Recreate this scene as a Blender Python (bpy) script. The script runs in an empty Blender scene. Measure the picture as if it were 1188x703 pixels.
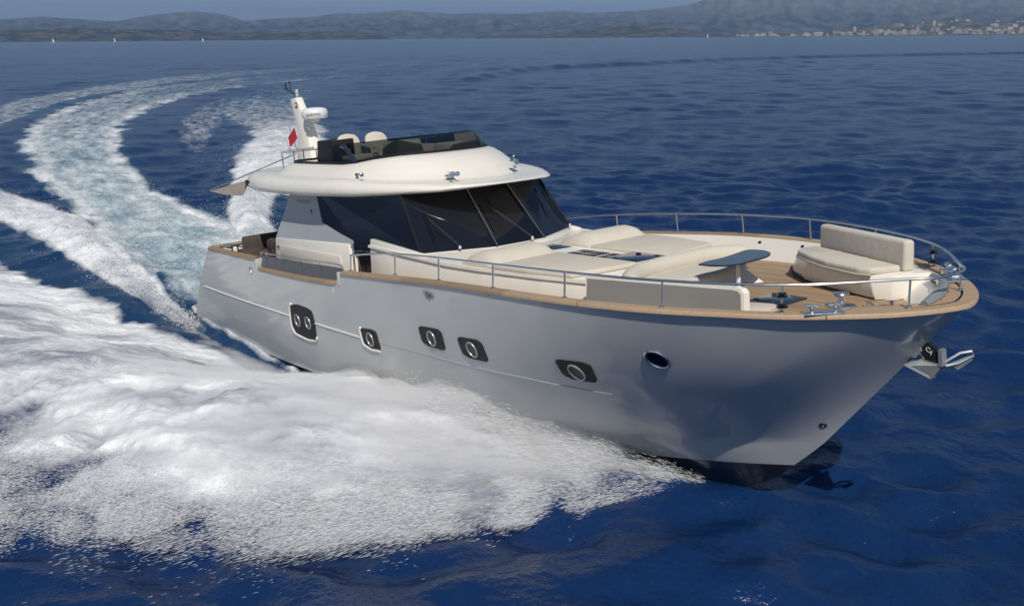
import bpy, bmesh, math, random
import numpy as np
from mathutils import Matrix, Vector
random.seed(7); rng = np.random.default_rng(11)
SC = bpy.context.scene; COL = SC.collection
R = math.radians
# ---------------- camera ----------------
UP = Vector((0.0778396, 0.0160764, 0.9968363)).normalized()       # world up seen from the pitched yacht
EX = (Vector((1,0,0))-UP*UP.x).normalized(); EY = UP.cross(EX)
WR = Matrix((EX, EY, UP))                                           # yacht frame -> world rotation
YM = Matrix.Translation((0,0,-1.0)) @ WR.to_4x4()                   # sea level is 1 m up in yacht coordinates
cq = (27.518442, -12.113347, 6.354891, 2.4867819, -0.2094701, -0.0690400)
a, b, c = cq[3:]
f = Vector((math.cos(b)*math.cos(a), math.cos(b)*math.sin(a), math.sin(b)))
r = Vector((math.sin(a), -math.cos(a), 0)); u = r.cross(f)
r2 = r*math.cos(c)+u*math.sin(c); u2 = -r*math.sin(c)+u*math.cos(c)
cm = bpy.data.cameras.new('camera'); cam = bpy.data.objects.new('camera', cm); COL.objects.link(cam)
m3 = WR @ Matrix((r2, u2, -f)).transposed()
cam.matrix_world = Matrix.Translation(YM @ Vector(cq[:3])) @ m3.to_4x4()
cm.sensor_width = 36; cm.lens = 36*1151.02/1188; cm.clip_start = .3; cm.clip_end = 90000
SC.camera = cam
CAMP = cam.matrix_world.translation
# ---------------- light ----------------
SUN_AZ, SUN_EL = R(-32), R(47)        # azimuth from +x (the yacht's heading) towards port
w = bpy.data.worlds.new('World'); SC.world = w; w.use_nodes = True
nt = w.node_tree; bg = nt.nodes['Background']
sky = nt.nodes.new('ShaderNodeTexSky'); sky.sky_type = 'NISHITA'; sky.sun_disc = False
sky.sun_elevation = SUN_EL; sky.sun_rotation = R(90)-SUN_AZ; sky.altitude = 0; sky.air_density = 1.0; sky.dust_density = 0.6; sky.ozone_density = 2.0
nt.links.new(sky.outputs[0], bg.inputs[0]); bg.inputs[1].default_value = 0.062
sl = bpy.data.lights.new('sun', 'SUN'); sl.energy = 4.0; sl.angle = R(.53); sl.color = (1, .945, .86)
sun = bpy.data.objects.new('sun', sl); COL.objects.link(sun)
sd = Vector((math.cos(SUN_EL)*math.cos(SUN_AZ), math.cos(SUN_EL)*math.sin(SUN_AZ), math.sin(SUN_EL)))
sun.rotation_euler = sd.to_track_quat('Z','Y').to_euler(); sun.location = (0,0,60)
SC.view_settings.view_transform = 'Standard'; SC.view_settings.look = 'None'; SC.view_settings.gamma = 1
SC.view_settings.exposure = -0.08
SC.cycles.max_bounces = 8; SC.cycles.transparent_max_bounces = 12; SC.cycles.volume_bounces = 4
SC.cycles.use_denoising = True; SC.cycles.sample_clamp_indirect = 4; SC.cycles.caustics_reflective = False; SC.cycles.caustics_refractive = False
# ---------------- materials ----------------
def newmat(name):
    m = bpy.data.materials.new(name); m.use_nodes = True
    return m, m.node_tree, m.node_tree.nodes['Principled BSDF']
def N(nt, typ, **k):
    n = nt.nodes.new(typ)
    for a_, v in k.items():
        if a_[0] == 'i' and a_[1:].isdigit(): n.inputs[int(a_[1:])].default_value = v
        else: setattr(n, a_, v)
    return n
def mat(name, col, rough=.5, metal=0, coat=0, spec=.5, var=0, vscale=3, bump=0, bscale=40, rvar=0):
    m, nt, p = newmat(name)
    p.inputs['Base Color'].default_value = (*col, 1); p.inputs['Roughness'].default_value = rough
    p.inputs['Metallic'].default_value = metal; p.inputs['Coat Weight'].default_value = coat; p.inputs['Coat Roughness'].default_value = .05
    p.inputs['Specular IOR Level'].default_value = spec
    tc = N(nt, 'ShaderNodeTexCoord')
    if var or rvar:
        n = N(nt, 'ShaderNodeTexNoise'); n.inputs['Scale'].default_value = vscale; n.inputs['Detail'].default_value = 6
        nt.links.new(tc.outputs['Object'], n.inputs['Vector'])
        if var:
            mx = N(nt, 'ShaderNodeMix', data_type='RGBA'); mx.inputs[6].default_value = (*[x*(1-var) for x in col],1); mx.inputs[7].default_value = (*[min(1,x*(1+var)) for x in col],1)
            nt.links.new(n.outputs[0], mx.inputs[0]); nt.links.new(mx.outputs[2], p.inputs['Base Color'])
        if rvar:
            mr = N(nt, 'ShaderNodeMapRange'); mr.inputs[3].default_value = max(.01,rough-rvar); mr.inputs[4].default_value = rough+rvar
            nt.links.new(n.outputs[0], mr.inputs[0]); nt.links.new(mr.outputs[0], p.inputs['Roughness'])
    if bump:
        n = N(nt, 'ShaderNodeTexNoise'); n.inputs['Scale'].default_value = bscale; n.inputs['Detail'].default_value = 4
        nt.links.new(tc.outputs['Object'], n.inputs['Vector'])
        bp = N(nt, 'ShaderNodeBump'); bp.inputs['Strength'].default_value = bump; bp.inputs['Distance'].default_value = .02
        nt.links.new(n.outputs[0], bp.inputs['Height']); nt.links.new(bp.outputs[0], p.inputs['Normal'])
    return m
M = {}
M['gel'] = mat('white_gelcoat', (.83,.79,.705), .28, coat=.3, var=.03, vscale=1.5, rvar=.06)
M['gelnon'] = mat('cream_deck_paint', (.72,.69,.62), .6, var=.04, vscale=4, bump=.15, bscale=200)
M['cush'] = mat('cream_fabric', (.60,.55,.465), .85, spec=.2, var=.06, vscale=5, bump=.35, bscale=9)
M['cushp'] = mat('cream_piping', (.50,.455,.38), .8, spec=.2)
M['steel'] = mat('polished_steel', (.80,.79,.77), .24, metal=1, rvar=.05, vscale=8)
M['black'] = mat('black_plastic', (.012,.012,.013), .35)
M['matt'] = mat('matt_black_rubber', (.012,.012,.013), .75, spec=.15)
M['dark'] = mat('dark_upholstery_toe_shade', (.07,.055,.045), .75, var=.2)
M['glass'] = mat('dark_tinted_glass', (.006,.008,.014), .04, spec=.6, rvar=.02, vscale=1.2)
M['hatchglass'] = mat('blue_smoked_glass', (.02,.032,.055), .08, spec=.7)
M['panel'] = mat('graphite_panel', (.018,.018,.02), .5, spec=.25, var=.1)
M['silver'] = mat('silver_grey_wing', (.42,.44,.46), .3, coat=.4, var=.04, vscale=1)  # cabin wing: even silver grey, darker than the white gelcoat
M['screen'] = mat('grey_mesh_screen', (.10,.105,.115), .35, var=.25, vscale=6)
M['sideglass'] = mat('smoked_side_panel', (.27,.265,.25), .12, coat=1, var=.12, vscale=1.5)
M['grey'] = mat('grey_trim', (.23,.24,.26), .3, coat=.4)
M['redflag'] = mat('red_flag_cloth', (.45,.02,.04), .8)
M['whiteflag'] = mat('white_flag_cloth', (.7,.7,.7), .8)
M['canvas'] = mat('beige_awning_canvas', (.42,.355,.30), .9, spec=.1, var=.05)
M['radar'] = mat('white_radar_plastic', (.78,.78,.77), .35)
M['lens'] = mat('clear_lens', (.5,.52,.55), .1)
M['galv'] = mat('galvanised_steel', (.36,.38,.38), .38, metal=.5, var=.15, vscale=9)
M['ink'] = mat('dark_lettering', (.04,.045,.055), .4)
M['chrome'] = mat('chrome_badge', (.25,.26,.28), .2, metal=1)
# flybridge glass : really transparent, tinted
m, nt, p = newmat('tinted_windscreen_glass'); M['tint'] = m
out = nt.nodes['Material Output']
tr = N(nt,'ShaderNodeBsdfTransparent'); tr.inputs[0].default_value = (.15,.165,.165,1)
gl = N(nt,'ShaderNodeBsdfGlossy'); gl.inputs[0].default_value = (.75,.8,.85,1); gl.inputs[1].default_value = .03
fr = N(nt,'ShaderNodeFresnel'); fr.inputs[0].default_value = 1.35
ms = N(nt,'ShaderNodeMixShader'); nt.links.new(fr.outputs[0], ms.inputs[0]); nt.links.new(tr.outputs[0], ms.inputs[1]); nt.links.new(gl.outputs[0], ms.inputs[2]); nt.links.new(ms.outputs[0], out.inputs[0])
# teak : planks with dark caulking, along yacht x
def teak(name, base, pitch, seam, axis=1):
    m, nt, p = newmat(name)
    tc = N(nt,'ShaderNodeTexCoord'); sx = N(nt,'ShaderNodeSeparateXYZ'); nt.links.new(tc.outputs['Object'], sx.inputs[0])
    mod = N(nt,'ShaderNodeMath', operation='PINGPONG'); mod.inputs[1].default_value = pitch/2; nt.links.new(sx.outputs[axis], mod.inputs[0])
    lt = N(nt,'ShaderNodeMath', operation='LESS_THAN'); lt.inputs[1].default_value = seam/2; nt.links.new(mod.outputs[0], lt.inputs[0])
    dv = N(nt,'ShaderNodeMath', operation='DIVIDE'); dv.inputs[1].default_value = pitch; nt.links.new(sx.outputs[axis], dv.inputs[0])
    rd = N(nt,'ShaderNodeMath', operation='ROUND'); nt.links.new(dv.outputs[0], rd.inputs[0])
    wn = N(nt,'ShaderNodeTexWhiteNoise', noise_dimensions='1D'); nt.links.new(rd.outputs[0], wn.inputs['W'])
    mp = N(nt,'ShaderNodeMapping'); mp.inputs['Scale'].default_value = (3,30,30) if axis==1 else (30,3,30); nt.links.new(tc.outputs['Object'], mp.inputs[0])
    ns = N(nt,'ShaderNodeTexNoise'); ns.inputs['Scale'].default_value = 1.3; ns.inputs['Detail'].default_value = 8; nt.links.new(mp.outputs[0], ns.inputs['Vector'])
    ad = N(nt,'ShaderNodeMath', operation='MULTIPLY_ADD'); ad.inputs[1].default_value = .45; nt.links.new(wn.outputs[0], ad.inputs[0])
    ml = N(nt,'ShaderNodeMath', operation='MULTIPLY'); ml.inputs[1].default_value = .75; nt.links.new(ns.outputs[0], ml.inputs[0]); nt.links.new(ml.outputs[0], ad.inputs[2])
    cr = N(nt,'ShaderNodeValToRGB'); cr.color_ramp.elements[0].position = .2; cr.color_ramp.elements[0].color = (*[x*.68 for x in base],1)
    cr.color_ramp.elements[1].position = .85; cr.color_ramp.elements[1].color = (*[x*1.3 for x in base],1); nt.links.new(ad.outputs[0], cr.inputs[0])
    mx = N(nt,'ShaderNodeMix', data_type='RGBA'); mx.inputs[7].default_value = (.05,.04,.03,1); nt.links.new(lt.outputs[0], mx.inputs[0]); nt.links.new(cr.outputs[0], mx.inputs[6]); nt.links.new(mx.outputs[2], p.inputs['Base Color'])
    p.inputs['Roughness'].default_value = .6
    return m
M['teak'] = teak('teak_decking', (.37,.255,.15), .06, .006)
M['teakcap'] = teak('teak_capping', (.36,.255,.16), 3.1, .012, 0)
# hull paint: pearl grey, black antifouling below the boot line
m, nt, p = newmat('pearl_grey_hull_paint'); M['hull'] = m
tc = N(nt,'ShaderNodeTexCoord'); sx = N(nt,'ShaderNodeSeparateXYZ'); nt.links.new(tc.outputs['Object'], sx.inputs[0])
ma = N(nt,'ShaderNodeMath', operation='MULTIPLY_ADD'); ma.inputs[1].default_value = -.085; nt.links.new(sx.outputs[0], ma.inputs[0]); nt.links.new(sx.outputs[2], ma.inputs[2])
lt = N(nt,'ShaderNodeMath', operation='LESS_THAN'); lt.inputs[1].default_value = .42-.085*18.6+.085*11; nt.links.new(ma.outputs[0], lt.inputs[0])
ns = N(nt,'ShaderNodeTexNoise'); ns.inputs['Scale'].default_value = .55; ns.inputs['Detail'].default_value = 5; nt.links.new(tc.outputs['Object'], ns.inputs['Vector'])
mx0 = N(nt,'ShaderNodeMix', data_type='RGBA'); mx0.inputs[6].default_value = (.475,.478,.465,1); mx0.inputs[7].default_value = (.525,.528,.513,1); nt.links.new(ns.outputs[0], mx0.inputs[0])
mx = N(nt,'ShaderNodeMix', data_type='RGBA'); mx.inputs[7].default_value = (.012,.012,.014,1); nt.links.new(lt.outputs[0], mx.inputs[0]); nt.links.new(mx0.outputs[2], mx.inputs[6]); nt.links.new(mx.outputs[2], p.inputs['Base Color'])
p.inputs['Metallic'].default_value = .0; p.inputs['Roughness'].default_value = .35; p.inputs['Coat Weight'].default_value = .75; p.inputs['Coat Roughness'].default_value = .05
# ---------------- mesh helpers ----------------
class MB:
    def __init__(s): s.v = []; s.f = []
    def add(s, vs, fs):
        o = len(s.v); s.v += [tuple(map(float, v)) for v in vs]; s.f += [tuple(i+o for i in f) for f in fs]; return s
    def bm(s, b):
        b.verts.index_update(); s.add([v.co[:] for v in b.verts], [[v.index for v in f.verts] for f in b.faces]); b.free(); return s
    def box(s, c, d, bev=0, rz=0, seg=2, rot=None):
        b = bmesh.new(); bmesh.ops.create_cube(b, size=1)
        for v in b.verts: v.co = Vector((v.co.x*d[0], v.co.y*d[1], v.co.z*d[2]))
        if bev: bmesh.ops.bevel(b, geom=b.edges[:], offset=bev, segments=seg, affect='EDGES', profile=.5)
        Mx = Matrix.Translation(c) @ (rot.to_4x4() if rot else Matrix.Rotation(rz,4,'Z'))
        b.transform(Mx); return s.bm(b)
    def hull8(s, bot, top, bev=0, seg=2):
        """solid between two polygons with the same number of corners (lists of xyz)"""
        b = bmesh.new(); B = [b.verts.new(p) for p in bot]; T = [b.verts.new(p) for p in top]; n = len(B)
        b.faces.new(B[::-1]); b.faces.new(T)
        for i in range(n): b.faces.new((B[i], B[(i+1)%n], T[(i+1)%n], T[i]))
        bmesh.ops.recalc_face_normals(b, faces=b.faces[:])
        if bev: bmesh.ops.bevel(b, geom=b.edges[:], offset=bev, segments=seg, affect='EDGES', profile=.5, clamp_overlap=True)
        return s.bm(b)
    def tube(s, P, rad, n=8, closed=False, caps=True):
        P = [Vector(p) for p in P]; L = len(P); o = len(s.v); rr = rad if hasattr(rad,'__len__') else [rad]*L
        prev = None
        for i, p in enumerate(P):
            t = (P[(i+1)%L]-P[i-1]) if closed else (P[min(i+1,L-1)]-P[max(i-1,0)])
            t.normalize()
            if prev is None:
                ref = Vector((0,0,1)) if abs(t.z) < .9 else Vector((1,0,0)); x = t.cross(ref).normalized()
            else: x = (prev-t*prev.dot(t)).normalized()
            prev = x; y = t.cross(x)
            for k in range(n):
                a_ = 2*math.pi*k/n; s.v.append(tuple(p+(x*math.cos(a_)+y*math.sin(a_))*rr[i]))
        for i in range(L if closed else L-1):
            j = (i+1)%L
            for k in range(n): s.f.append((o+i*n+k, o+i*n+(k+1)%n, o+j*n+(k+1)%n, o+j*n+k))
        if caps and not closed: s.f.append(tuple(o+k for k in range(n))[::-1]); s.f.append(tuple(o+(L-1)*n+k for k in range(n)))
        return s
    def grid(s, rows, closeu=False, closev=False):
        n = len(rows[0]); o = len(s.v)
        for r_ in rows: s.v += [tuple(map(float,p)) for p in r_]
        for j in range(len(rows)-(0 if closev else 1)):
            for i in range(n-(0 if closeu else 1)):
                a_ = o+j*n+i; b_ = o+j*n+(i+1)%n; jj = (j+1)%len(rows)
                s.f.append((a_, b_, o+jj*n+(i+1)%n, o+jj*n+i))
        return s
    def lathe(s, c, prof, n=20, axis='Z', M4=None):
        o = len(s.v)
        for (r_, z) in prof:
            for k in range(n):
                a_ = 2*math.pi*k/n; p = Vector((r_*math.cos(a_), r_*math.sin(a_), z))
                if axis == 'X': p = Vector((p.z, p.x, p.y))
                if axis == 'Y': p = Vector((p.x, p.z, p.y))
                if M4: p = M4 @ p
                s.v.append(tuple(Vector(c)+p))
        for j in range(len(prof)-1):
            for k in range(n): s.f.append((o+j*n+k, o+j*n+(k+1)%n, o+(j+1)*n+(k+1)%n, o+(j+1)*n+k))
        s.f.append(tuple(o+k for k in range(n))[::-1]); s.f.append(tuple(o+(len(prof)-1)*n+k for k in range(n)))
        return s
    def poly(s, P): return s.add(P, [tuple(range(len(P)))])
    def slab(s, P, off):                            # polygon given a thickness along vector off
        n = len(P); off = Vector(off); Q = [tuple(Vector(p)+off) for p in P]
        return s.add(list(P)+Q, [tuple(range(n))[::-1], tuple(range(n,2*n))]+[(i,(i+1)%n,(i+1)%n+n,i+n) for i in range(n)])
    def mirror(s):
        vs = [(x,-y,z) for x,y,z in s.v]; fs = [f_[::-1] for f_ in s.f]; o = MB(); o.v = list(vs); o.f = list(fs); return o
    def both(s):
        o = s.mirror(); s.add(o.v, o.f); return s
    def build(s, name, m, parent=None, smooth=35, sub=0, recalc=True):
        off = Vector(parent.get('_o', (0,0,0))) if parent else Vector((0,0,0))
        me = bpy.data.meshes.new(name); me.from_pydata([tuple(Vector(v)-off) for v in s.v], [], s.f); me.update()
        if recalc:
            b = bmesh.new(); b.from_mesh(me); bmesh.ops.recalc_face_normals(b, faces=b.faces[:]); b.to_mesh(me); b.free()
        if smooth:
            me.polygons.foreach_set('use_smooth', [True]*len(me.polygons)); me.set_sharp_from_angle(angle=R(smooth))
        me.materials.append(m if not isinstance(m, str) else M[m])
        o = bpy.data.objects.new(name, me); COL.objects.link(o)
        if parent: o.parent = parent
        return o
def tag(o, label=None, cat=None, group=None, kind=None):
    if label: o['label'] = label
    if cat: o['category'] = cat
    if group: o['group'] = group
    if kind: o['kind'] = kind
    return o
OFF = {}
def thing(name, label, cat, loc, group=None):      # an Empty standing on the yacht at yacht coordinates loc
    o = bpy.data.objects.new(name, None); COL.objects.link(o); o.empty_display_size = .2
    o.matrix_world = YM @ Matrix.Translation(loc); OFF[o.name] = Vector(loc)
    return tag(o, label, cat, group)
# children meshes of a thing are written in yacht coordinates; MB.build takes the thing's place off
_b = MB.build
def build(s, name, m, parent=None, **k):
    if parent is not None:
        r_ = parent
        while r_.parent: r_ = r_.parent
        o_ = OFF.get(r_.name, Vector((0,0,0)))
        s.v = [tuple(Vector(v)-o_) for v in s.v]
    s2 = s; return _b(s2, name, m, None, **k) if parent is None else _par(_b(s2, name, m, None, **k), parent)
def _par(o, p): o.parent = p; return o
def sides(s, name, m, parent=None, **k):           # the same part on both sides of the yacht, as two objects
    o = s.mirror(); return s.build(name, m, parent, **k), o.build(name, m, parent, **k)
MB.sides = sides
MB.build = build
def text_mb(txt, size, M4, extr=.002, shear=0, font=None):
    cu = bpy.data.curves.new('t','FONT'); cu.body = txt; cu.size = size; cu.extrude = extr; cu.shear = shear; cu.resolution_u = 3; cu.align_x = 'CENTER'; cu.align_y = 'CENTER'
    ob = bpy.data.objects.new('t', cu); COL.objects.link(ob)
    dg = bpy.context.evaluated_depsgraph_get(); me = ob.evaluated_get(dg).to_mesh()
    mb = MB(); mb.add([M4 @ v.co for v in me.vertices], [tuple(p_.vertices) for p_ in me.polygons])
    ob.evaluated_get(dg).to_mesh_clear(); bpy.data.objects.remove(ob); bpy.data.curves.remove(cu)
    return mb
# ---- hull shape, in yacht coordinates (x forward, y to port, z up) ----
def crom(P, n):
    P = np.array(P, float); d = np.linalg.norm(np.diff(P, axis=0), axis=1); t = np.r_[0, np.cumsum(d**.5)]
    out = []; Q = np.vstack([2*P[0]-P[1], P, 2*P[-1]-P[-2]]); T = np.r_[t[0]-(t[1]-t[0]), t, t[-1]+(t[-1]-t[-2])]
    for i in range(len(P)-1):
        p0, p1, p2, p3 = Q[i:i+4]; t0, t1, t2, t3 = T[i:i+4]
        for s in np.linspace(t1, t2, n, endpoint=False):
            a1 = (t1-s)/(t1-t0)*p0+(s-t0)/(t1-t0)*p1; a2 = (t2-s)/(t2-t1)*p1+(s-t1)/(t2-t1)*p2; a3 = (t3-s)/(t3-t2)*p2+(s-t2)/(t3-t2)*p3
            b1 = (t2-s)/(t2-t0)*a1+(s-t0)/(t2-t0)*a2; b2 = (t3-s)/(t3-t1)*a2+(s-t1)/(t3-t1)*a3
            out.append((t2-s)/(t2-t1)*b1+(s-t1)/(t2-t1)*b2)
    return np.array(out+[P[-1]])
def resample(P, n, even=True):
    d = np.linalg.norm(np.diff(P, axis=0), axis=1); s = np.r_[0, np.cumsum(d)]; s /= s[-1]
    t = np.linspace(0, 1, n) if even else n
    return np.array([[np.interp(v, s, P[:, k]) for k in range(P.shape[1])] for v in t])
GUN = crom([(2.3,2.60,2.91),(4,2.74,2.94),(6,2.85,2.97),(8,2.92,3.01),(10,2.97,3.09),(12,3.02,3.20),(13.62,3.09,3.29),(15.25,3.15,3.355),(16.85,3.06,3.375),(17.7,2.90,3.372),(18.45,2.66,3.365),(19.15,2.33,3.355),(19.85,1.93,3.34),(20.4,1.48,3.33),(20.8,1.05,3.32),(21.08,.62,3.315),(21.25,.2,3.31),(21.29,0,3.31)], 10)
CH = crom([(.62,2.60,.66),(4,2.62,.56),(7,2.62,.52),(10,2.58,.52),(12.5,2.36,.55),(14.5,1.92,.6),(16.2,1.32,.68),(17.5,.78,.78),(18.5,.3,.87),(19.0,.08,.92),(19.17,0,.93)], 10)
KEEL = crom([(.62,0,.05),(6,0,-.35),(12,0,-.62),(15,0,-.62),(16.4,0,-.5),(17.3,0,-.33),(17.9,0,-.1),(18.3,0,.15),(18.6,0,.41),(18.95,0,.72),(19.17,0,.93)], 10)
NS = 150
SP = np.linspace(0, 1, NS)
GT = resample(GUN, SP**.9, False); CT = resample(CH, SP**.97, False); KT = resample(KEEL, SP, False)
def gun_at(x):                                   # outer half breadth and height of the gunwale at x
    return np.interp(x, GUN[:,0], GUN[:,1]), np.interp(x, GUN[:,0], GUN[:,2])
GATE0, GATE1 = 5.75, 10.05
def gate_drop(x): return .22*np.clip((x-GATE0)/.12,0,1)*np.clip((GATE1-x)/.12,0,1)
def hull_rows():                                 # rows from gunwale to chine to keel, starboard is -y
    rows = []
    NV = 22
    for j in range(NV+1):
        v = j/NV
        P = GT*(1-v)+CT*v
        # slight belly aft, hollow flare forward
        x = P[:,0]; fl = np.clip((x-13)/6,0,1)
        k = np.sin(math.pi*v)
        P = P.copy(); P[:,1] += k*(.09+.2*fl)*np.clip(P[:,1]/1.2,0,1)
        P[:,2] -= (gate_drop(P[:,0])*(max(0,1-v*9)))
        rows.append(P)
    for j in range(1,9):
        v = j/8
        P = CT*(1-v)+KT*v
        P[:,1] = np.maximum(P[:,1],0)
        rows.append(P)
    return rows
# ======================= the yacht =======================
yacht = thing('motor_yacht', 'grey motor yacht with cream flybridge and teak rail, planing through its own spray', 'yacht', (11, 0, 0))
def stbd(P): return [(x,-y,z) for x,y,z in P]
rows = hull_rows()
# hull: closed shell, both sides, transom
full = []
for P in rows:
    full.append([tuple(p) for p in P])
hb = MB(); hb.grid([stbd(P) for P in full]); hb.grid(full)
tr_ = [rows[j][0] for j in range(len(rows))]
hb.add([tuple(p) for p in tr_]+[(p[0],-p[1],p[2]) for p in tr_], [(j, j+1, len(tr_)+j+1, len(tr_)+j) for j in range(len(tr_)-1)])
b = bmesh.new(); me_ = bpy.data.meshes.new('tmp'); me_.from_pydata(hb.v, [], hb.f); b.from_mesh(me_); bpy.data.meshes.remove(me_)
bmesh.ops.remove_doubles(b, verts=b.verts[:], dist=1e-4); hb = MB().bm(b)
hull = hb.build('hull', 'hull', yacht, smooth=28)
from mathutils.bvhtree import BVHTree
hv = [Vector(v) for v in hb.v]                       # still in local frame of the yacht empty
BV = BVHTree.FromPolygons(hv, hb.f)
OY = OFF['motor_yacht']
def on_hull(x, z, off=0):
    h = BV.ray_cast(Vector((x,-8,z))-OY, Vector((0,1,0)))
    p, n = h[0]+OY, h[1]
    if n.y > 0: n = -n
    return p+n*off, n
def at(P, arr, off):                                 # offset a plan curve inward by off (port side curve, y>0)
    P = np.array(P); out = []
    for i in range(len(P)):
        t = P[min(i+1,len(P)-1)]-P[max(i-1,0)]; t = t[:2]/np.linalg.norm(t[:2]); n = np.array([t[1], -t[0]])
        if i == len(P)-1: n = np.array([-1.,0])
        out.append([P[i][0]+n[0]*off, max(0,P[i][1]+n[1]*off), P[i][2]])
    return out
G2 = resample(GUN, 220)
def cap_rows(P, w_in, out=.03, th=.06, up=.012):
    o = at(P, None, -out); i_ = [at(P, None, wi) for wi in ([w_in])][0]
    def z(Q, d): return [(q_[0], q_[1], q_[2]+d) for q_ in Q]
    oi = at(P, None, -out+.015); ii = at(P, None, w_in-.012)
    return [z(o,-th+.012), z(o,-.008), z(oi,up), z(ii,up), z(i_,-.008), z(i_,-th)]
def cap_seg(m0, P, w_in):
    Rw = cap_rows(P, w_in)
    for S_ in (lambda Q:[(x,y,z) for x,y,z in Q], stbd):
        m0.grid([S_(q_) for q_ in Rw]+[S_(Rw[0])])
        for e in (0,-1): m0.poly([S_([q_[e]])[0] for q_ in Rw])
cap = MB()
aft = np.array([p for p in G2 if p[0] <= GATE0-.02]); fore = np.array([p for p in G2 if p[0] >= GATE1+.02]); gate = np.array([p for p in G2 if GATE0+.12 < p[0] < GATE1-.12]); gate[:,2] -= .22
cap_seg(cap, aft, .17); cap_seg(cap, fore, .17); cap_seg(cap, gate, .17)
capo = cap.build('teak_capping', 'teakcap', yacht, smooth=50)
capo['label'] = 'golden teak capping along the gunwale'
# wide teak foredeck lip inside the nose
nose = MB(); NZ = 3.322
ring = [(x,y) for x,y,z in at(fore, None, .19) if x > 20.15]
inner = [(20.93,0),(20.80,.35),(20.52,.72),(20.2,1.02)]
nose.poly([(x,y,NZ) for x,y in ring]+[(x,y,NZ+.0) for x,y in inner]); nose.both(); nose.build('teak_nose_deck', 'teakcap', yacht, smooth=0)
# bulwark inside faces
def bulwark(P, d0, d1, zb, name, m='gel'):
    I0 = at(P, None, d0); I1 = at(P, None, d1)
    mb = MB(); mb.grid([[(x,y,z-.02) for x,y,z in I0], [(x,y,zb(x)) for x,y,z in I1]]); return mb.sides(name, m, yacht, smooth=40)
def deckz(x): return float(np.interp(x, [2,5.2,5.6,9.5,12,15,16.5,21], [2.25,2.25,2.55,2.62,2.8,2.93,2.98,3.0]))
bulwark([p for p in G2 if p[0] <= GATE0+.1], .155, .18, deckz, 'bulwark')
bulwark(gate, .155, .17, deckz, 'bulwark')
bulwark([p for p in G2 if p[0] >= GATE1-.1 and p[0] < 20.3], .185, .40, deckz, 'bulwark')
# closing plates at the gate steps
for x_ in (GATE0+.04, GATE1-.04):
    y_, z_ = gun_at(x_)
    MB().box((x_, -(y_-.075), z_-.14), (.06,.19,.27), .01).sides('gate_post', 'hull', yacht)
# decks
dk = MB(); Dp = [(p0[0], p0[1] if p0[0] < 9 else p1[1]+(p0[1]-p1[1])*max(0,1-(p0[0]-9)/2), 0) for p0,p1 in zip(at(G2[G2[:,0]<20.3], None, .20), at(G2[G2[:,0]<20.3], None, .38))]
for k in range(len(Dp)-1):
    (x0,y0,_),(x1,y1,_) = Dp[k], Dp[k+1]
    z0, z1 = deckz(x0), deckz(x1)
    dk.add([(x0,-y0,z0),(x1,-y1,z1),(x1,y1,z1),(x0,y0,z0)], [(0,1,2,3)])
dk.build('teak_deck', 'teak', yacht, smooth=0, recalc=False)
# forward locker: white sloped boxes filling the nose
lk = MB()
lb = crom([(19.45,1.42,2.99),(19.62,1.18,2.99),(20.0,.85,2.99),(20.33,.42,3.0),(20.52,.02,3.03),(20.62,-.33,3.08),(20.66,-.6,3.15)], 5)
lt_ = crom([(19.60,1.75,3.33),(19.95,1.50,3.335),(20.30,1.12,3.34),(20.60,.68,3.345),(20.78,.25,3.345),(20.86,-.2,3.335),(20.84,-.62,3.32)], 5)
lm = [(lb[i]*.5+lt_[i]*.5+np.array([0,0,.045])) for i in range(len(lb))]
lk.grid([lb, [lb[i]*.8+lt_[i]*.2+np.array([0,0,.03]) for i in range(len(lb))], lm, [lb[i]*.15+lt_[i]*.85+np.array([0,0,.025]) for i in range(len(lb))], lt_])
lk.build('anchor_locker', 'gel', yacht)
rl = MB(); rl.tube([(20.18,1.12,3.36),(20.42,.9,3.375),(20.66,.55,3.38),(20.82,.18,3.37),(20.90,-.2,3.36),(20.93,-.42,3.34)], [.05,.07,.075,.075,.07,.05], 10); rl.build('chain_roller_guard', 'grey', yacht)
pl = MB(); pl.box((20.45,1.22,3.345),(.42,.3,.02),.006, rz=R(-48)); pl.box((20.28,1.38,3.40),(.16,.12,.1),.02); pl.build('stem_head_fitting','steel',yacht)
# transom wall top + cockpit aft rail
MB().box((2.42,0,2.75),(.16,4.9,.3),.03).build('transom_rail', 'gel', yacht)
tcap = MB().box((2.42,0,2.925),(.24,5.1,.045),.015).build('transom_capping','teakcap',yacht)
# swim platform
sp = MB(); Pp = [(1.5,2.62),(.6,2.62),(.25,2.55),(.02,2.3),(-.08,1.9),(-.08,-1.9),(.02,-2.3),(.25,-2.55),(.6,-2.62),(1.5,-2.62)]
sp.hull8([(x,y,.93) for x,y in Pp],[(x,y,1.06) for x,y in Pp], .02); spo = sp.build('swim_platform','gel',yacht)
sp = MB(); sp.poly([(x*.97+.03,y*.97,1.067) for x,y in Pp]); sp.build('teak_pad','teak',spo, smooth=0)
# hull side line (rub strake), its sunlit upper edge painted in white aft
for a_, b_ in ((1.95,7.36),(8.6,10.58),(11.27,16.9)):
    for s_ in (1,-1):
        P = []
        for x in np.linspace(a_, b_, int((b_-a_)/.15)+2):
            z = np.interp(x, [1.9,5,7.3,10.5,13,15.4,16.3,17.6],[1.86,1.832,1.822,1.82,1.862,1.852,1.80,1.70])
            p, n = on_hull(x, z, .004); p = Vector((p.x, s_*p.y, p.z)); P.append(p)
        rad = .020 if b_ < 11 else .006
        mb = MB().tube(P, rad, 6); mb.build('styling_line', 'gel' if b_ < 11 else 'hull', yacht)
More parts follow.
